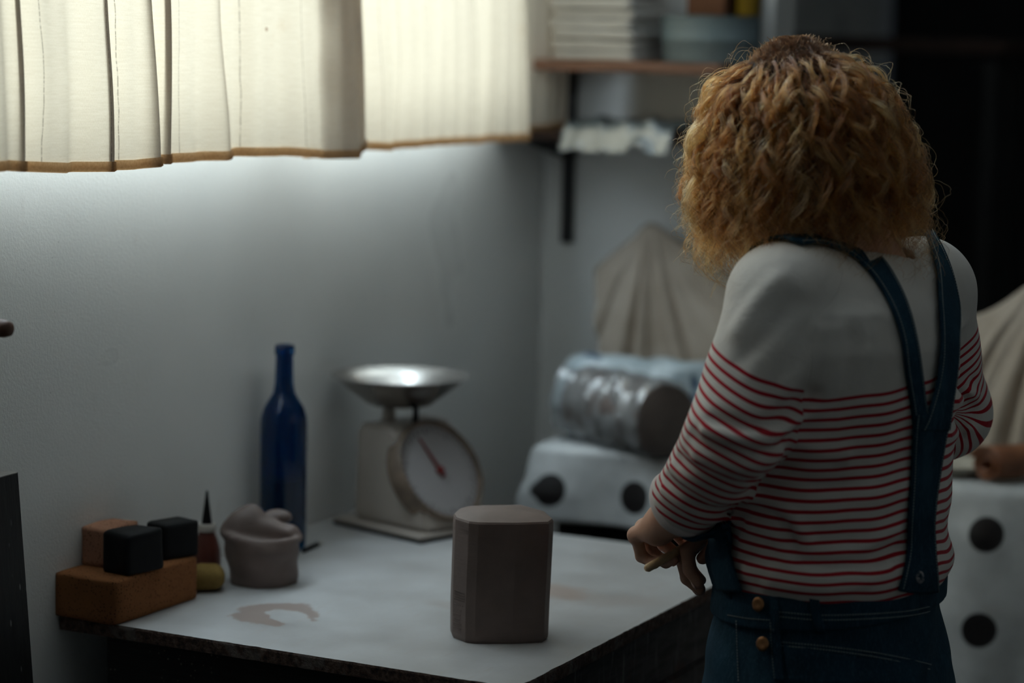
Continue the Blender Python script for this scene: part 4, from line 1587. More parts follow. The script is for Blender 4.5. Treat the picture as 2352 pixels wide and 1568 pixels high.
t = NT('skin')
oc = t.obj()
n = t.noise(oc, 24, 4)
n2 = t.noise(oc, 420, 2)
c = t.ramp(n, [(0.3, srgb(202, 150, 124)), (0.7, srgb(220, 172, 146))])
p_ = t.pbr(c, 0.5, t.bump(n2, 0.0003), spec=0.4)
p_.inputs['Subsurface Weight'].default_value = 0.12
p_.inputs['Subsurface Radius'].default_value = (0.012, 0.005, 0.003)
M_SKIN = t.m

person = tag(empty('person', (0.97, PY, 0.0)),
             'person with curly ginger hair in striped shirt and denim dungarees holding a wooden tool', 'person')
PO = np.array([0.97, PY, 0.0])

hc = (LH.w + RH.w) / 2
lo1 = np.minimum(LH.w, RH.w) - 0.16; hi1 = np.maximum(LH.w, RH.w) + 0.10


def hand_blank(p):
    return smin(smin(LH.sdf(p), RH.sdf(p), 0.002), arms_skin(p), 0.012)


def far_from_hands(p):
    a = (p - LH.w) @ LH.D; b = (p - RH.w) @ RH.D
    return a, b


V1, Q1 = surface_nets(body_skin, (0.70, -0.16, -0.02), (1.20, 0.58, 1.66), 0.006)
V2, Q2 = surface_nets(hand_blank, lo1, hi1, 0.0022)
# the forearm stump of the coarse body is hidden inside the fine hands
near = (np.minimum(np.linalg.norm(V1 - LH.w, axis=1), np.linalg.norm(V1 - RH.w, axis=1)) < 0.034)
V1[near] += (np.where((np.linalg.norm(V1 - LH.w, axis=1) < np.linalg.norm(V1 - RH.w, axis=1))[:, None], LH.w - LH.D * 0.03, RH.w - RH.D * 0.03)[near] - V1[near]) * 0.35
body = np_mesh('body', np.vstack([V1, relax(V2, Q2, 1, 0.3)]) - PO, np.vstack([Q1, Q2 + len(V1)]), M_SKIN, person)

# finger nails
M_NAIL = simple('finger_nail', srgb(226, 184, 164), 0.3, 0.03, 30)
bm = bmesh.new()
for H_ in (LH, RH):
    for ch, r in H_.fing:
        d = unit(ch[3] - ch[2]); d0 = unit(ch[2] - ch[1])
        n_ = unit(np.cross(H_.S, d)); 
        if n_ @ d0 < 0: n_ = -n_
        sdv = np.cross(d, n_)
        c0_ = ch[3] + n_ * (r * 0.80) - d * 0.001
        rr = bmesh.ops.create_uvsphere(bm, u_segments=10, v_segments=6, radius=1.0)
        for v in rr['verts']:
            q = v.co.copy()
            v.co = Vector(c0_ + d * q.x * 0.0062 + sdv * q.y * 0.0048 + n_ * q.z * 0.0012 - PO)
tag(bm_obj('finger_nails', bm, M_NAIL, person, smooth=True), kind='stuff')

# ---- shirt
CUFF_T = 0.80


def bulge(s, c, w):
    return np.exp(-((s - c) / w) ** 2)


def sleeve(p, S, E, W, cuff, want=False):
    C_ = E + (W - E) * cuff
    f1 = cap(p, S, E, 0.064, 0.0535)
    f2 = cap(p, E, C_, 0.0535, 0.0430)
    # cut the cuff square
    d = unit(W - E)
    f2 = smax(f2, (p - C_) @ d - 0.004, 0.006)
    f = smin(f1, f2, 0.025)
    # length along the smooth centre line of the sleeve, for the stripes
    if not want:
        return f, None
    K = smoothpath([S + (S - E) * 0.4, S, S * 0.5 + E * 0.5, E, C_, C_ + d * 0.04], 60)
    sk_ = np.r_[0, np.cumsum(np.linalg.norm(np.diff(K, axis=0), axis=1))]
    s = np.zeros(len(p))
    if want:
        for i0 in range(0, len(p), 20000):
            q = p[i0:i0 + 20000]
            d2 = ((q[:, None, :] - K[None]) ** 2).sum(2)
            w_ = np.exp(-(np.sqrt(d2) - np.sqrt(d2.min(1, keepdims=True))) / 0.0025)
            s[i0:i0 + 20000] = (w_ * sk_).sum(1) / w_.sum(1)
    return f, s


FOLDS = []


def shirt_parts(p, want=False):
    ft = torso(p, 0.010, 0.957, 1.372)
    # blousing over the waistband
    zz = p[:, 2]
    ft = ft - 0.016 * bulge(zz, 1.000, 0.030) - 0.006 * bulge(zz, 1.07, 0.03)
    fl, sl_ = sleeve(p, SL, EL, WL, 0.84, want)
    fr_, sr_ = sleeve(p, SR, ER, WR, 0.78, want)
    return ft, fl, sl_, fr_, sr_


def shirt_base(p):
    ft, fl, _, fr_, _ = shirt_parts(p)
    f = smin(ft, fl, 0.028)
    f = smin(f, fr_, 0.028)
    # shoulder caps
    f = smin(f, ell(p, SL + [0.012, 0.030, 0.012], (0.070, 0.070, 0.062)), 0.03)
    f = smin(f, ell(p, SR + [0.0, -0.030, 0.012], (0.066, 0.070, 0.062)), 0.03)
    # neck hole
    f = smax(f, -cap(p, (0.985, PY, 1.366), (0.90, PY, 1.47), 0.070, 0.078), 0.006)
    return f


def seg_dist(p, poly):
    d = None
    for a, b in zip(poly[:-1], poly[1:]):
        v = b - a
        t_ = np.clip(((p - a) @ v) / (v @ v + 1e-12), 0, 1)
        e = p - a - t_[:, None] * v
        q = (e * e).sum(1)
        d = q if d is None else np.minimum(d, q)
    return d


def add_fold(px, amp, w):
    pts = [march(shirt_base, a, b) for a, b in px]
    pts = [q for q in pts if q is not None]
    if len(pts) > 1:
        FOLDS.append((smoothpath(pts, max(4, 3 * len(pts))), amp * 1.45, w * 0.92))


for px, amp, w in (
        # torso, waist and side
        ([(1712, 1142), (1760, 1150), (1815, 1178), (1850, 1240)], .007, .009),
        ([(1735, 1165), (1790, 1190), (1830, 1250)], -.005, .008),
        ([(1722, 1205), (1775, 1230), (1812, 1290)], .006, .009),
        ([(1705, 1240), (1755, 1270), (1775, 1330)], .005, .008),
        ([(1840, 1265), (1930, 1270), (1990, 1255), (2060, 1215)], .005, .009),
        ([(1850, 1290), (1930, 1300), (2000, 1290), (2060, 1255)], -.005, .008),
        ([(1720, 1310), (1800, 1318), (1900, 1322), (1985, 1310)], .005, .010),
        ([(1760, 1345), (1850, 1350), (1960, 1345), (2040, 1310)], .004, .008),
        ([(1925, 760), (1922, 850), (1900, 905), (1870, 940)], .0035, .012),
        ([(1958, 780), (1950, 860), (1925, 930)], -.002, .012),
        ([(2000, 770), (1988, 850), (1975, 920)], .002, .012),
        ([(1830, 1010), (1870, 1030), (1940, 1045)], .004, .012),
        ([(1800, 1080), (1870, 1110), (1960, 1120)], -.003, .012),
        ([(1960, 1130), (2020, 1140), (2070, 1120)], .003, .012),
        # sleeve
        ([(1865, 905), (1800, 958), (1720, 980), (1640, 962)], -.006, .009),
        ([(1850, 950), (1790, 1000), (1700, 1010), (1620, 990)], .005, .010),
        ([(1800, 1010), (1730, 1040), (1650, 1030), (1590, 1000)], -.004, .009),
        ([(1790, 1040), (1700, 1075), (1600, 1050)], .005, .010),
        ([(1752, 1100), (1690, 1115), (1610, 1085), (1560, 1050)], -.005, .008),
        ([(1735, 1135), (1670, 1145), (1590, 1110), (1545, 1075)], .006, .008),
        ([(1712, 1165), (1650, 1172), (1580, 1140), (1530, 1100)], -.005, .007),
        ([(1690, 1195), (1630, 1195), (1570, 1165), (1522, 1125)], .005, .007),
        ([(1790, 640), (1740, 690), (1690, 760)], .004, .012),
        ([(1830, 690), (1770, 760), (1700, 830)], -.003, .012),
        ([(1880, 760), (1860, 830), (1800, 900)], .004, .012),
        # far sleeve
        ([(2215, 740), (2190, 790)], .004, .007),
        ([(2235, 870), (2190, 890)], -.005, .008),
        ([(2240, 905), (2195, 925)], .006, .008),
        ([(2235, 945), (2185, 965)], -.004, .008),
        ([(2230, 985), (2180, 1000)], .005, .008)):
    add_fold(px, amp, w)


def shirt(p):
    f = shirt_base(p)
    m = np.abs(f) < 0.04
    if m.any():
        pm = p[m]
        d = np.zeros(len(pm))
        for poly, amp, w in FOLDS:
            lo_b = poly.min(0) - 3 * w; hi_b = poly.max(0) + 3 * w
            k = ((pm > lo_b) & (pm < hi_b)).all(1)
            if k.any():
                d[k] += amp * np.exp(-seg_dist(pm[k], poly) / (w * w))
        # small all-over unevenness
        d += 0.0016 * np.sin(pm[:, 0] * 47 + pm[:, 2] * 31 + 2 * np.sin(pm[:, 1] * 23)) * np.sin(pm[:, 1] * 39 - pm[:, 2] * 22)
        f[m] -= d
    return f


V, Q = surface_nets(shirt, (0.74, -0.13, 0.90), (1.22, 0.58, 1.46), 0.004)
V = relax(V, Q, 1, 0.4)
ft, fl, sl_, fr_, sr_ = shirt_parts(V, True)
pz = march(shirt_base, 1945, 920)
pa = march(shirt_base, 1760, 880)
s0l = shirt_parts(pa[None], True)[2][0]
pr_ = march(shirt_base, 2218, 795)
s0r = shirt_parts(pr_[None], True)[4][0] if pr_ is not None else 0.1
PER = 0.0118
wob = 0.0018 * np.sin(V[:, 1] * 33 + V[:, 2] * 21) + 0.0012 * np.sin(V[:, 1] * 71 + V[:, 0] * 40)


def stripe_level(P):
    """height of the cloth's rows: they ride up over the spine in the upper back"""
    return P[:, 2] - 0.022 * np.clip((P[:, 0] - 1.02) / 0.09, 0, 1) ** 1.2 * np.clip((P[:, 2] - 0.98) / 0.24, 0.15, 1)


st_t = (stripe_level(pz[None])[0] - stripe_level(V)) / PER + wob / PER
_dl = unit((EL + (WL - EL) * 0.84) - SL)
st_l = ((V - pa) @ _dl) / (PER * 0.95) + wob * 0.8 / PER
st_r = (sr_ - s0r) / PER + wob * 0.8 / PER
sh = np_mesh('shirt', V - PO, Q, None, person)
tag(sh, 'white long-sleeved shirt with thin red stripes below the chest')
attr_f(sh, 'st_t', st_t); attr_f(sh, 'st_l', st_l); attr_f(sh, 'st_r', st_r)
attr_f(sh, 'mk_l', (ft - fl)); attr_f(sh, 'mk_r', (ft - fr_))
t = NT('striped_jersey')


def stripe(name):
    a = t.attr(name).outputs['Fac']
    ph = t.math('ABSOLUTE', t.math('SUBTRACT', t.math('FRACT', t.math('ADD', a, 0.5)), 0.5))
    m = t.step(ph, 0.20, 0.155)
    return t.math('MULTIPLY', m, t.step(a, -0.30, -0.25))


oc = t.obj()
mt, ml, mr = stripe('st_t'), stripe('st_l'), stripe('st_r')
kl = t.step(t.attr('mk_l').outputs['Fac'], -0.0008, 0.0008)
kr = t.step(t.attr('mk_r').outputs['Fac'], -0.0008, 0.0008)
mm = t.math('ADD', t.math('MULTIPLY', mt, t.math('SUBTRACT', 1.0, kl)), t.math('MULTIPLY', ml, kl))
mm = t.math('ADD', t.math('MULTIPLY', mm, t.math('SUBTRACT', 1.0, kr)), t.math('MULTIPLY', mr, kr))
rib = t.noise(t.map(oc, (1, 1, 1)), 900, 2)
n = t.noise(oc, 11, 4)
n3 = t.noise(oc, 38, 4, 0.6, 0.6)
c = t.ramp(n, [(0.3, srgb(218, 211, 204)), (0.7, srgb(232, 227, 221))])
c = t.mix(mm, c, t.ramp(n, [(0.3, srgb(168, 24, 40)), (0.7, srgb(190, 34, 50))]))
# armhole seam
seam = t.math('MULTIPLY', t.step(t.math('ABSOLUTE', t.attr('mk_l').outputs['Fac']), 0.0016, 0.0004), 1.0)
hgt = t.math('ADD', t.math('MULTIPLY', rib, 0.12), t.math('SUBTRACT', n3, t.math('MULTIPLY', seam, 0.35)))
p_ = t.pbr(c, 0.9, t.bump(hgt, 0.0022, 0.7), spec=0.15)
p_.inputs['Sheen Weight'].default_value = 0.15
sh.data.materials.append(t.m)

# rolled cuffs: a thicker turned edge
M_CUFF = simple('white_jersey', srgb(226, 214, 210), 0.9, 0.05, 60, 0.0004)


def cuff_ring(S, E, W, k, r):
    C_ = E + (W - E) * k
    d = unit(W - E)
    a = unit(np.cross(d, [0, 0, 1])); b = np.cross(d, a)
    G = []
    for i in range(49):
        th = 2 * math.pi * i / 48
        rad = r * (1 + 0.04 * math.sin(3 * th + 1))
        rw = []
        for j in range(9):
            ph = 2 * math.pi * j / 8
            rr = rad + 0.0035 * math.cos(ph)
            rw.append(C_ + d * (0.002 + 0.006 * math.sin(ph)) + rr * (math.cos(th) * a + math.sin(th) * b) - PO)
        G.append(rw)
    return grid_obj('cuff', np.array(G), M_CUFF, person)


cuff_ring(SL, EL, WL, 0.84, 0.0425)
cuff_ring(SR, ER, WR, 0.78, 0.0395)

# ---- denim
t = NT('denim')
oc = t.obj()
tw = t.noise(t.map(oc, (1, 1, 1), (0, 0, 0), (0.0, 0.7, 0.0)), 700, 2, 0.6)
wv = t.noise(t.map(oc, (260, 260, 30)), 3.0, 2, 0.6)
n = t.noise(oc, 9, 4, 0.6)
fade = t.noise(t.map(oc, (14, 14, 5)), 2.2, 4, 0.65)
c = t.ramp(n, [(0.3, srgb(20, 48, 64)), (0.7, srgb(28, 63, 82))])
c = t.mix(t.math('MULTIPLY', t.step(fade, 0.5, 0.75), 0.5), c, srgb(54, 88, 106))
c = t.mix(t.math('MULTIPLY', t.step(wv, 0.5, 0.7), 0.22), c, srgb(92, 124, 142))
geo = t.n('ShaderNodeNewGeometry')
edge = t.step(geo.outputs['Pointiness'], 0.52, 0.60)
t.pbr(c, 0.85, t.bump(t.math('ADD', tw, t.math('MULTIPLY', wv, 0.6)), 0.0006, 0.7), spec=0.2)
M_DENIM = t.m
M_THREAD = simple('denim_stitching', srgb(150, 158, 160), 0.8, 0.2, 300)
M_BRASS = simple('brass_button', srgb(170, 122, 84), 0.35, 0.15, 60, metal=0.9)
dung = empty('dungarees', PO); dung.parent = person; dung.matrix_parent_inverse = Matrix.Translation(-Vector(PO))
tag(dung, 'worn blue denim dungarees with crossed back straps')
bpy.context.view_layer.update()


def wl(z):
    return 0.937


def pants(p):
    f = torso(p, 0.013, 0.74, 0.985)
    f = smin(f, legs(p, 0.014), 0.03)
    seat = ell(p, (1.03, PY - 0.06, 0.82), (0.085, 0.09, 0.09))
    seat2 = ell(p, (1.03, PY + 0.06, 0.82), (0.085, 0.09, 0.09))
    f = smin(f, smin(seat, seat2, 0.03), 0.04)
    m = np.abs(f) < 0.03
    pm = p[m]
    f[m] -= 0.0025 * np.sin(pm[:, 2] * 60 + 3 * np.sin(pm[:, 1] * 14) + pm[:, 0] * 20) * np.sin(pm[:, 1] * 21 + pm[:, 0] * 33)
    return smax(f, 0.055 - p[:, 2], 0.01)


V, Q = surface_nets(pants, (0.78, -0.02, 0.04), (1.16, 0.46, 1.0), 0.005)
np_mesh('trousers', relax(V, Q, 1) - PO, Q, M_DENIM, dung)


def band(p):
    z = p[:, 2] - 0.010 * (p[:, 0] - 0.97) / 0.12
    return smax(np.abs(torso(p, 0.0135, 0.70, 1.40) - 0.004) - 0.0030, np.abs(z - 0.9630) - 0.0215, 0.003)


V, Q = surface_nets(band, (0.81, 0.01, 0.925), (1.13, 0.43, 1.0), 0.0025)
np_mesh('waistband', V - PO, Q, M_DENIM, dung)


def bib(p):
    f = np.abs(shirt_base(p) - 0.006) - 0.0022
    arm = np.minimum(*[sleeve(p, S, E, W, 0.7)[0] for S, E, W in ((SL, EL, WL), (SR, ER, WR))])
    mask = p[:, 0] - (0.893 - 0.20 * np.clip(p[:, 2] - 1.02, 0, 1) - 0.25 * np.clip(0.98 - p[:, 2], 0, 1) * -1)
    f = smax(f, mask, 0.003)
    f = smax(f, np.abs(p[:, 2] - 1.09) - 0.128, 0.004)
    f = smax(f, np.abs(p[:, 1] - PY) - (0.168 - 0.18 * np.clip(p[:, 2] - 1.02, 0, 1)), 0.004)
    return np.maximum(f, 0.012 - arm)


V, Q = surface_nets(bib, (0.80, -0.02, 0.91), (0.98, 0.46, 1.24), 0.003)
np_mesh('bib', relax(V, Q, 3) - PO, Q, M_DENIM, dung)


def surf_pt(f, px, py, lift):
    p = march(f, px, py)
    if p is None:                              # just beyond the outline: the nearest point of the surface
        v = ray(px, py)
        ts = np.linspace(2.5, 3.5, 400)
        P = CAM + v * ts[:, None]
        p = P[np.argmin(f(P))]
        p = p - normal_of(f, p) * float(f(p[None])[0])
    return p + normal_of(f, p) * lift


def project(f, p, lift=0.0):
    p = np.asarray(p, float)
    for _ in range(6):
        p = p - normal_of(f, p) * float(f(p[None])[0]) * 0.9
    return p + normal_of(f, p) * lift


STRAPF = shirt


def ribbon(name, left, right, lift=0.0045, n=60, extra=None, thick=0.0042, mat=None, f=None):
    f = f or shirt_base
    l = smoothpath(left, n); r = smoothpath(right, n)
    G = np.zeros((n, 7, 3))
    for i in range(n):
        A_ = surf_pt(f, *l[i], lift); B_ = surf_pt(f, *r[i], lift)
        for j in range(7):
            q = A_ + (B_ - A_) * j / 6
            if 0 < j < 6:
                d = float(f(q[None])[0])
                if d < lift:
                    q = q + normal_of(f, q) * (lift - d)
            G[i, j] = q
    for ax in (0,):
        for _ in range(3):
            G[1:-1] = 0.25 * G[:-2] + 0.5 * G[1:-1] + 0.25 * G[2:]
    if extra is not None:
        G = np.concatenate([extra(G), G], 0)
    o = grid_obj(name, G - PO, mat or M_DENIM, dung, thick)
    md = o.modifiers[0]; md.offset = 0
    return o, G


def over_shoulder(ycen, w, xf):
    """the hidden front of a strap: from the bib over the shoulder to the first visible row"""
    def fn(G):
        first = G[0]
        path = []
        for k, x in enumerate(np.linspace(xf, first[:, 0].mean() - 0.012, 14)):
            row = []
            for j in range(7):
                u = k / 14.0
                yy = (ycen + w * (j / 6 - 0.5)) * (1 - u) + first[j, 1] * u
                z0 = 1.20 + 0.20 * math.sin(min(1.0, (k + 0.5) / 9) * math.pi / 2)
                row.append(project(shirt_base, (x, yy, z0), 0.0045))
            path.append(row)
        return np.array(path)
    return fn


STL_L = [(1840, 566), (1895, 566), (1958, 594), (2008, 648), (2044, 712), (2066, 780), (2076, 860), (2088, 930), (2094, 985)]
STL_R = [(1862, 541), (1935, 538), (1992, 562), (2040, 622), (2078, 700), (2100, 785), (2112, 865), (2122, 940), (2140, 985)]
STR_L = [(2122, 540), (2136, 590), (2144, 650), (2148, 720), (2150, 800), (2140, 880), (2120, 950), (2104, 985)]
STR_R = [(2142, 545), (2164, 590), (2181, 650), (2190, 720), (2188, 800), (2182, 870), (2172, 940), (2166, 985)]
_, G1 = ribbon('back_strap', STL_L, STL_R, extra=over_shoulder(PY - 0.085, 0.04, 0.885))
_, G2 = ribbon('back_strap', STR_L, STR_R, lift=0.0075, extra=over_shoulder(PY + 0.085, 0.04, 0.885))
BK_L = [(2094, 950), (2089, 1010), (2085, 1100), (2079, 1200), (2074, 1290), (2058, 1352)]
BK_R = [(2174, 948), (2160, 1010), (2146, 1100), (2136, 1190), (2138, 1265), (2146, 1352)]
_, G3 = ribbon('back_panel', BK_L, BK_R, lift=0.006)


def stitches(f, px, lift=0.0008, r=0.00055, n=None, name='stitching', dash=True):
    L = sum(math.dist(a, b) for a, b in zip(px[:-1], px[1:]))
    m = max(6, int(L / 3))
    P = [surf_pt(f, *q, lift) for q in smoothpath(px, m)]
    return P


ALLST = []
for G, off in ((G1, 14), (G2, 14), (G3, 0)):
    for j in (0, 6):
        e = G[off:, j]; inn = G[off:, 3]
        nn = []
        for i in range(len(e)):
            d = unit(inn[i] - e[i])
            nn.append(e[i] + d * 0.0035 + normal_of(shirt_base, e[i]) * 0.0026)
        ALLST.append(np.array(nn))


def bandf(p):
    return np.minimum(np.minimum(band(p), pants(p)), 9)


for px in ([(1672, 1412), (1720, 1420), (1772, 1424)], [(1790, 1405), (1880, 1412), (1980, 1410), (2080, 1403), (2136, 1392)],
           [(1790, 1416), (1880, 1423), (1980, 1421), (2080, 1414), (2136, 1403)],
           [(1692, 1424), (1694, 1490), (1697, 1566)], [(1776, 1428), (1780, 1500), (1786, 1566)], [(1770, 1428), (1774, 1500), (1780, 1566)],
           [(1792, 1474), (1880, 1482), (1980, 1494), (2060, 1508), (2138, 1526)], [(1792, 1482), (1880, 1490), (1980, 1503), (2060, 1518), (2136, 1537)],
           [(1675, 1352), (1720, 1358), (1765, 1362)]):
    ALLST.append(np.array(stitches(bandf, px)))
vs_, fs = [], []
for P in ALLST:
    # dashes: every stitch a short bar
    seg = np.r_[0, np.cumsum(np.linalg.norm(np.diff(P, axis=0), axis=1))]
    s = 0.0
    while s < seg[-1] - 0.003:
        a = np.array([np.interp(s, seg, P[:, k]) for k in range(3)]); b = np.array([np.interp(s + 0.0024, seg, P[:, k]) for k in range(3)])
        d = unit(b - a + 1e-9); u_ = unit(np.cross(d, [0.3, 0.2, 0.9])); v_ = np.cross(d, u_)
        k0 = len(vs_)
        for q in (a, b):
            for th in range(4):
                vs_.append(q + 0.00062 * (math.cos(th * math.pi / 2) * u_ + math.sin(th * math.pi / 2) * v_) - PO)
        for th in range(4):
            fs.append((k0 + th, k0 + (th + 1) % 4, k0 + 4 + (th + 1) % 4, k0 + 4 + th))
        fs.append((k0 + 3, k0 + 2, k0 + 1, k0)); fs.append((k0 + 4, k0 + 5, k0 + 6, k0 + 7))
        s += 0.0036
st_o = mesh_obj('stitching', vs_, fs, M_THREAD, dung)
tag(st_o, kind='stuff')

ribbon('bib_side', [(1646, 1190), (1644, 1240), (1652, 1290), (1668, 1348)], [(1690, 1185), (1686, 1235), (1694, 1290), (1716, 1350)], lift=0.010, n=30)
# placket, belt loop, buttons, torn hole
PL_L = [(1768, 1360), (1772, 1430), (1776, 1500), (1782, 1566)]
PL_R = [(1788, 1362), (1792, 1430), (1797, 1500), (1803, 1566)]
ribbon('placket', PL_L, PL_R, lift=0.0015, n=20, f=bandf, thick=0.002)
ribbon('belt_loop', [(1858, 1368), (1862, 1400), (1868, 1430), (1874, 1452)], [(1880, 1366), (1884, 1398), (1890, 1428), (1896, 1450)], lift=0.002, n=14, f=bandf, thick=0.0025)
ribbon('back_pocket', [(1800, 1480), (1806, 1520), (1812, 1566)], [(2128, 1530), (2126, 1550), (2122, 1572)], lift=0.0012, n=14, f=bandf, thick=0.0016)
for bx_, by_ in ((1748, 1387), (1757, 1478)):
    p = surf_pt(bandf, bx_, by_, 0.0)
    nrm = normal_of(bandf, p)
    a = unit(np.cross(nrm, [0, 0, 1])); b = np.cross(nrm, a)
    vs_, fs = [], []
    prof = [(0.003, 0.000), (0.003, 0.004), (0.0085, 0.0045), (0.0088, 0.0058), (0.0075, 0.0072), (0.004, 0.0068), (0.0, 0.0062)]
    for r_, h_ in prof:
        for k in range(20):
            th = 2 * math.pi * k / 20
            vs_.append(p + nrm * h_ + r_ * (math.cos(th) * a + math.sin(th) * b) - PO)
    for i in range(len(prof) - 1):
        for k in range(20):
            fs.append((i * 20 + k, i * 20 + (k + 1) % 20, (i + 1) * 20 + (k + 1) % 20, (i + 1) * 20 + k))
    mesh_obj('button', vs_, fs, M_BRASS, dung, smooth=True)
# frayed threads around a small tear in the back panel
def panel_f(p):
    return shirt_base(p) - 0.009


bm = bmesh.new()
ctr = surf_pt(panel_f, 2112, 1325, 0.0)
vs_, fs = [], []
for k in range(60):
    th = random.random() * 6.28
    rx, ry = 9 * math.cos(th), 14 * math.sin(th)
    a = surf_pt(panel_f, 2112 + rx, 1325 + ry, 0.0008)
    b = surf_pt(panel_f, 2112 + rx * (0.35 + random.random() * 0.4) + random.uniform(-3, 3), 1325 + ry * (0.4 + 0.4 * random.random()) + random.uniform(-3, 3), 0.0022)
    d = unit(b - a + 1e-9); u_ = unit(np.cross(d, [0.3, 0.2, 0.9])) * 0.0004; v_ = np.cross(d, u_)
    k0 = len(vs_)
    vs_ += [a + u_ - PO, a + v_ - PO, a - u_ - PO, b + u_ * 0.6 - PO, b + v_ * 0.6 - PO, b - u_ * 0.6 - PO]
    fs += [(k0, k0 + 1, k0 + 4, k0 + 3), (k0 + 1, k0 + 2, k0 + 5, k0 + 4), (k0 + 2, k0, k0 + 3, k0 + 5), (k0, k0 + 2, k0 + 1), (k0 + 3, k0 + 4, k0 + 5)]
tag(mesh_obj('frayed_threads', vs_, fs, simple('frayed_cotton', srgb(190, 186, 190), 0.9, 0.1, 50), dung), kind='stuff')
# shoes
M_SHOE = simple('dark_canvas_shoe', (0.03, 0.028, 0.028, 1), 0.8, 0.2, 40)
M_SOLE = simple('rubber_sole', srgb(170, 165, 158), 0.7, 0.05, 30)
for A_ in (ANL, ANR):
    ft_ = np.array([A_[0], A_[1], 0.0])
    def shoe(p):
        f = smin(cap(p, ft_ + [0.02, 0, .05], ft_ + [-.14, -.008, .040], .048, .040), cap(p, ft_ + [0.015, 0, .06], ft_ + [0.01, 0, .105], .046, .044), 0.02)
        return smax(smax(f, 0.016 - p[:, 2], 0.004), p[:, 2] - 0.11, 0.004)
    def sole(p):
        f = cap(p * [1, 1, 0], (ft_ + [0.025, 0, 0]) * [1, 1, 0], (ft_ + [-.14, -.008, 0]) * [1, 1, 0], .052, .044)
        return smax(smax(f, p[:, 2] - 0.020, 0.003), -p[:, 2], 0.002)
    V, Q = surface_nets(shoe, ft_ + [-.22, -.08, 0], ft_ + [.10, .08, .13], 0.005)
    so = np_mesh('shoe', V - PO, Q, M_SHOE, person)
    V, Q = surface_nets(sole, ft_ + [-.22, -.08, -.01], ft_ + [.10, .08, .03], 0.005)
    np_mesh('sole', V - PO, Q, M_SOLE, so)

# ---- wooden tool held in both hands
t = NT('pale_tool_wood')
n = t.noise(t.map(t.obj(), (8, 8, 8)), 20, 3)
c = t.ramp(n, [(0.3, srgb(224, 184, 136)), (0.7, srgb(240, 206, 162))])
t.pbr(c, 0.5, t.bump(n, 0.0003))
tl = tag(empty('clay_tool', TA), 'pale wooden clay modelling tool held between the fingers', 'tool')
LT = np.linalg.norm(TB - TA)
tube('handle', [tdir * s for s in (0.0, 0.003, 0.02, 0.05, 0.09, LT - 0.02, LT)], [0.0035, 0.0052, 0.0055, 0.0052, 0.0055, 0.005, 0.003], t.m, tl, 14)

# ================================================================== HAIR
M_CAPH = simple('dark_auburn_underhair', (0.020, 0.008, 0.003, 1), 0.8, 0.3, 60)
TOPZ = pl(1820, 80, 1, 0.215)[2]
ENV = np.array([(0.0, .028), (0.012, .058), (0.03, .082), (0.06, .103), (0.10, .121), (0.14, .133), (0.18, .138), (0.22, .139), (0.26, .137), (0.30, .130), (0.34, .120)])


def axis_at(z):
    """the hair mass leans: centre line of the bell in the ground plane"""
    k = np.clip((TOPZ - z) / 0.27, 0, 1.2)
    a = pl(1815, 200, 1, 0.215); b = pl(1865, 520, 1, 0.215)
    return np.stack([a[0] + (b[0] - a[0]) * k, np.full_like(k, 0.215)], -1)


def env_r(z, az):
    r = np.interp(TOPZ - z, ENV[:, 0], ENV[:, 1])
    return r * (1.0 + 0.03 * np.cos(2 * az))


def cap_f(p):
    ax_ = axis_at(p[:, 2])
    d = p[:, :2] - ax_
    az = np.arctan2(d[:, 1], d[:, 0])
    f = np.hypot(d[:, 0], d[:, 1]) - env_r(p[:, 2], az) * 0.70
    f = smax(f, p[:, 2] - (TOPZ - 0.026), 0.02)
    f = smax(f, (1.425 + 0.02 * np.cos(az)) - p[:, 2], 0.02)
    # open towards the face
    q = (p - HEAD) @ HM
    f = smax(f, -ell(q, (0.115, 0, -0.06), (0.070, 0.062, 0.10)), 0.01)
    return f


V, Q = surface_nets(cap_f, HEAD + [-.2, -.2, -.22], HEAD + [.22, .2, .18], 0.007)
np_mesh('under_hair', V - PO, Q, M_CAPH, person)

NL = 1250
pts_all, sizes, rad_all, tint_all = [], [], [], []
hr = np.random.default_rng(5)
NP = 44
facez = math.atan2(fd[1], fd[0])
u = np.linspace(0, 1, NP)
HTOP = np.array([*axis_at(np.array([TOPZ]))[0], TOPZ])


def lock_path(az, zr, ze, lam):
    """centre line of a lock: azimuth az, root height zr, end height ze, layer lam (share of the full bell)"""
    z = zr + (ze - zr) * u
    ax_ = axis_at(z)
    r0 = np.interp(TOPZ - zr, [0.0, 0.02, 0.06, 0.12, 0.2], [0.01, 0.045, 0.075, 0.088, 0.085])
    re = env_r(z, az) * lam
    k = np.clip(u * 3.2, 0, 1)
    k = k * k * (3 - 2 * k)
    r = r0 + (re - r0) * k
    r = np.minimum(r, env_r(z, az) * lam)
    return np.stack([ax_[:, 0] + r * np.cos(az), ax_[:, 1] + r * np.sin(az), z], 1)


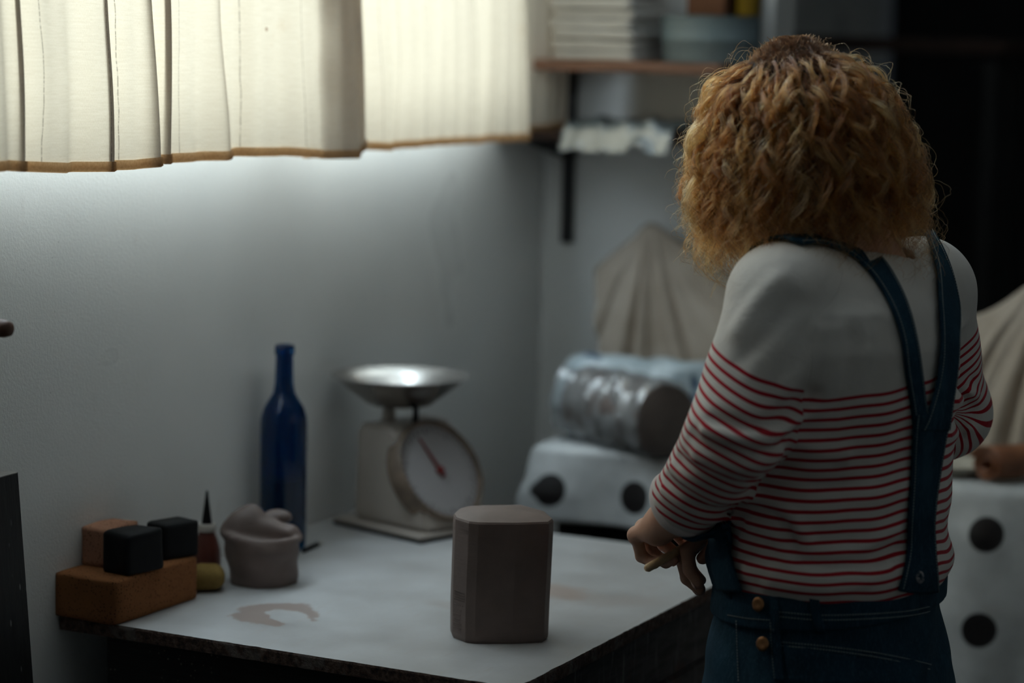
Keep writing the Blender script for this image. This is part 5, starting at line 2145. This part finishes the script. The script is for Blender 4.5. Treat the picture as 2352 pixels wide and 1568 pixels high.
for L in range(NL):
    az = hr.uniform(-math.pi, math.pi)
    dface = abs((az - facez + math.pi) % (2 * math.pi) - math.pi)
    if dface < 0.50 and hr.random() < 0.8:
        continue
    layer = hr.random()
    lam = 0.70 + 0.32 * layer
    zr = TOPZ - 0.002 - 0.16 * hr.random() ** 2.0 - (1 - lam) * 0.10
    if L >= 1000:                              # crown: flat-lying top layer
        lam = hr.uniform(0.94, 1.0); zr = TOPZ - 0.001 - 0.012 * hr.random()
    # the ends: longer towards the face, shorter at the nape so the neck shows
    nape = 0.5 + 0.5 * math.cos(dface - math.pi)
    zend = 1.352 + 0.055 * nape + hr.normal(0, 0.018)
    if hr.random() < 0.38:
        zend += hr.uniform(0.02, 0.12)
    zend = min(zend, zr - 0.06)
    path = lock_path(az, zr, zend, lam)
    # the helix of the lock
    amp = hr.uniform(0.0045, 0.0105)
    wl_ = hr.uniform(0.052, 0.100)
    seg = np.r_[0, np.cumsum(np.linalg.norm(np.diff(path, axis=0), axis=1))]
    ph0 = hr.uniform(0, 6.28)
    hand_ = hr.choice([-1, 1])
    env_a = np.clip(seg / 0.09, 0, 1) * (0.75 + 0.5 * u)
    P_, T_, N_, B_ = frames(path)
    drift = np.cumsum(hr.normal(0, 0.0006, (NP, 3)), 0)
    nst = int(hr.integers(9, 20))
    wid = hr.uniform(0.0012, 0.0036)
    tone = hr.random() ** 1.4
    for s in range(nst):
        ph = ph0 + hr.normal(0, 0.16) + hand_ * 2 * math.pi * seg / (wl_ * (1 + hr.normal(0, 0.02)))
        o1, o2 = hr.normal(0, wid, 2) * 0.7
        am = amp * (1 + hr.normal(0, 0.14))
        sp_ = (0.60 + 0.45 * u + 2.2 * np.exp(-u / 0.10))
        q = path + drift + N_ * ((am * env_a * np.cos(ph) + o1 * sp_)[:, None]) + B_ * ((am * env_a * np.sin(ph) + o2 * sp_)[:, None])
        q += np.cumsum(hr.normal(0, 0.00011, (NP, 3)), 0)
        m = NP - int(hr.integers(0, 9))
        pts_all.append(q[:m]); sizes.append(m)
        w = 0.00030 * hr.uniform(0.6, 1.35)
        rad_all.append(w * (1 - 0.75 * np.clip((np.arange(m) / m - 0.75) / 0.25, 0, 1)))
        tint_all.append(np.clip(tone + hr.normal(0, 0.16), 0, 1))
# flyaway strands standing off the outline
for L in range(520):
    az = hr.uniform(-math.pi, math.pi)
    zr = TOPZ - 0.004 - 0.20 * hr.random()
    zend = max(1.35, zr - hr.uniform(0.06, 0.20))
    path = lock_path(az, zr, zend, hr.uniform(0.98, 1.08))
    seg = np.r_[0, np.cumsum(np.linalg.norm(np.diff(path, axis=0), axis=1))]
    P_, T_, N_, B_ = frames(path)
    am = hr.uniform(0.006, 0.016); wl_ = hr.uniform(0.035, 0.075); ph = hr.uniform(0, 6.28) + 6.283 * seg / wl_
    e_ = np.clip(seg / 0.04, 0, 1)
    q = path + N_ * (am * e_ * np.cos(ph))[:, None] + B_ * (am * e_ * np.sin(ph))[:, None] + np.cumsum(hr.normal(0, 0.0008, (NP, 3)), 0)
    pts_all.append(q); sizes.append(NP)
    rad_all.append(np.full(NP, 0.00013)); tint_all.append(hr.random())

hcv = bpy.data.hair_curves.new('curly_hair')
hcv.add_curves(sizes)
PP = np.vstack(pts_all) - PO
hcv.attributes['position'].data.foreach_set('vector', PP.astype(np.float32).ravel())
ra_ = hcv.attributes.get('radius') or hcv.attributes.new('radius', 'FLOAT', 'POINT')
ra_.data.foreach_set('value', np.concatenate(rad_all).astype(np.float32))
ta_ = hcv.attributes.new('tint', 'FLOAT', 'CURVE')
ta_.data.foreach_set('value', np.array(tint_all, np.float32))
t = NT('ginger_hair')
info = t.n('ShaderNodeHairInfo')
tn = t.attr('tint').outputs['Fac']
tip = t.ramp(tn, [(0.0, (0.080, 0.020, 0.004)), (0.45, (0.22, 0.060, 0.010)), (0.8, (0.38, 0.125, 0.025)), (1.0, (0.62, 0.30, 0.10))])
root = t.ramp(tn, [(0.0, (0.014, 0.005, 0.002)), (1.0, (0.065, 0.022, 0.007))])
col = t.mix(t.step(info.outputs['Intercept'], 0.08, 0.55), root, tip)
ph_ = t.n('ShaderNodeBsdfHairPrincipled')
ph_.model = 'CHIANG'
ph_.parametrization = 'COLOR'
t.put(ph_.inputs['Color'], col)
ph_.inputs['Roughness'].default_value = 0.34
ph_.inputs['Radial Roughness'].default_value = 0.42
t.surface(ph_.outputs[0])
hcv.materials.append(t.m)
ho = bpy.data.objects.new('curly_hair', hcv)
COL.objects.link(ho)
ho.parent = person
tag(ho, 'shoulder-length curly ginger hair with darker roots', kind='stuff')
print('strands', len(sizes), 'points', len(PP))
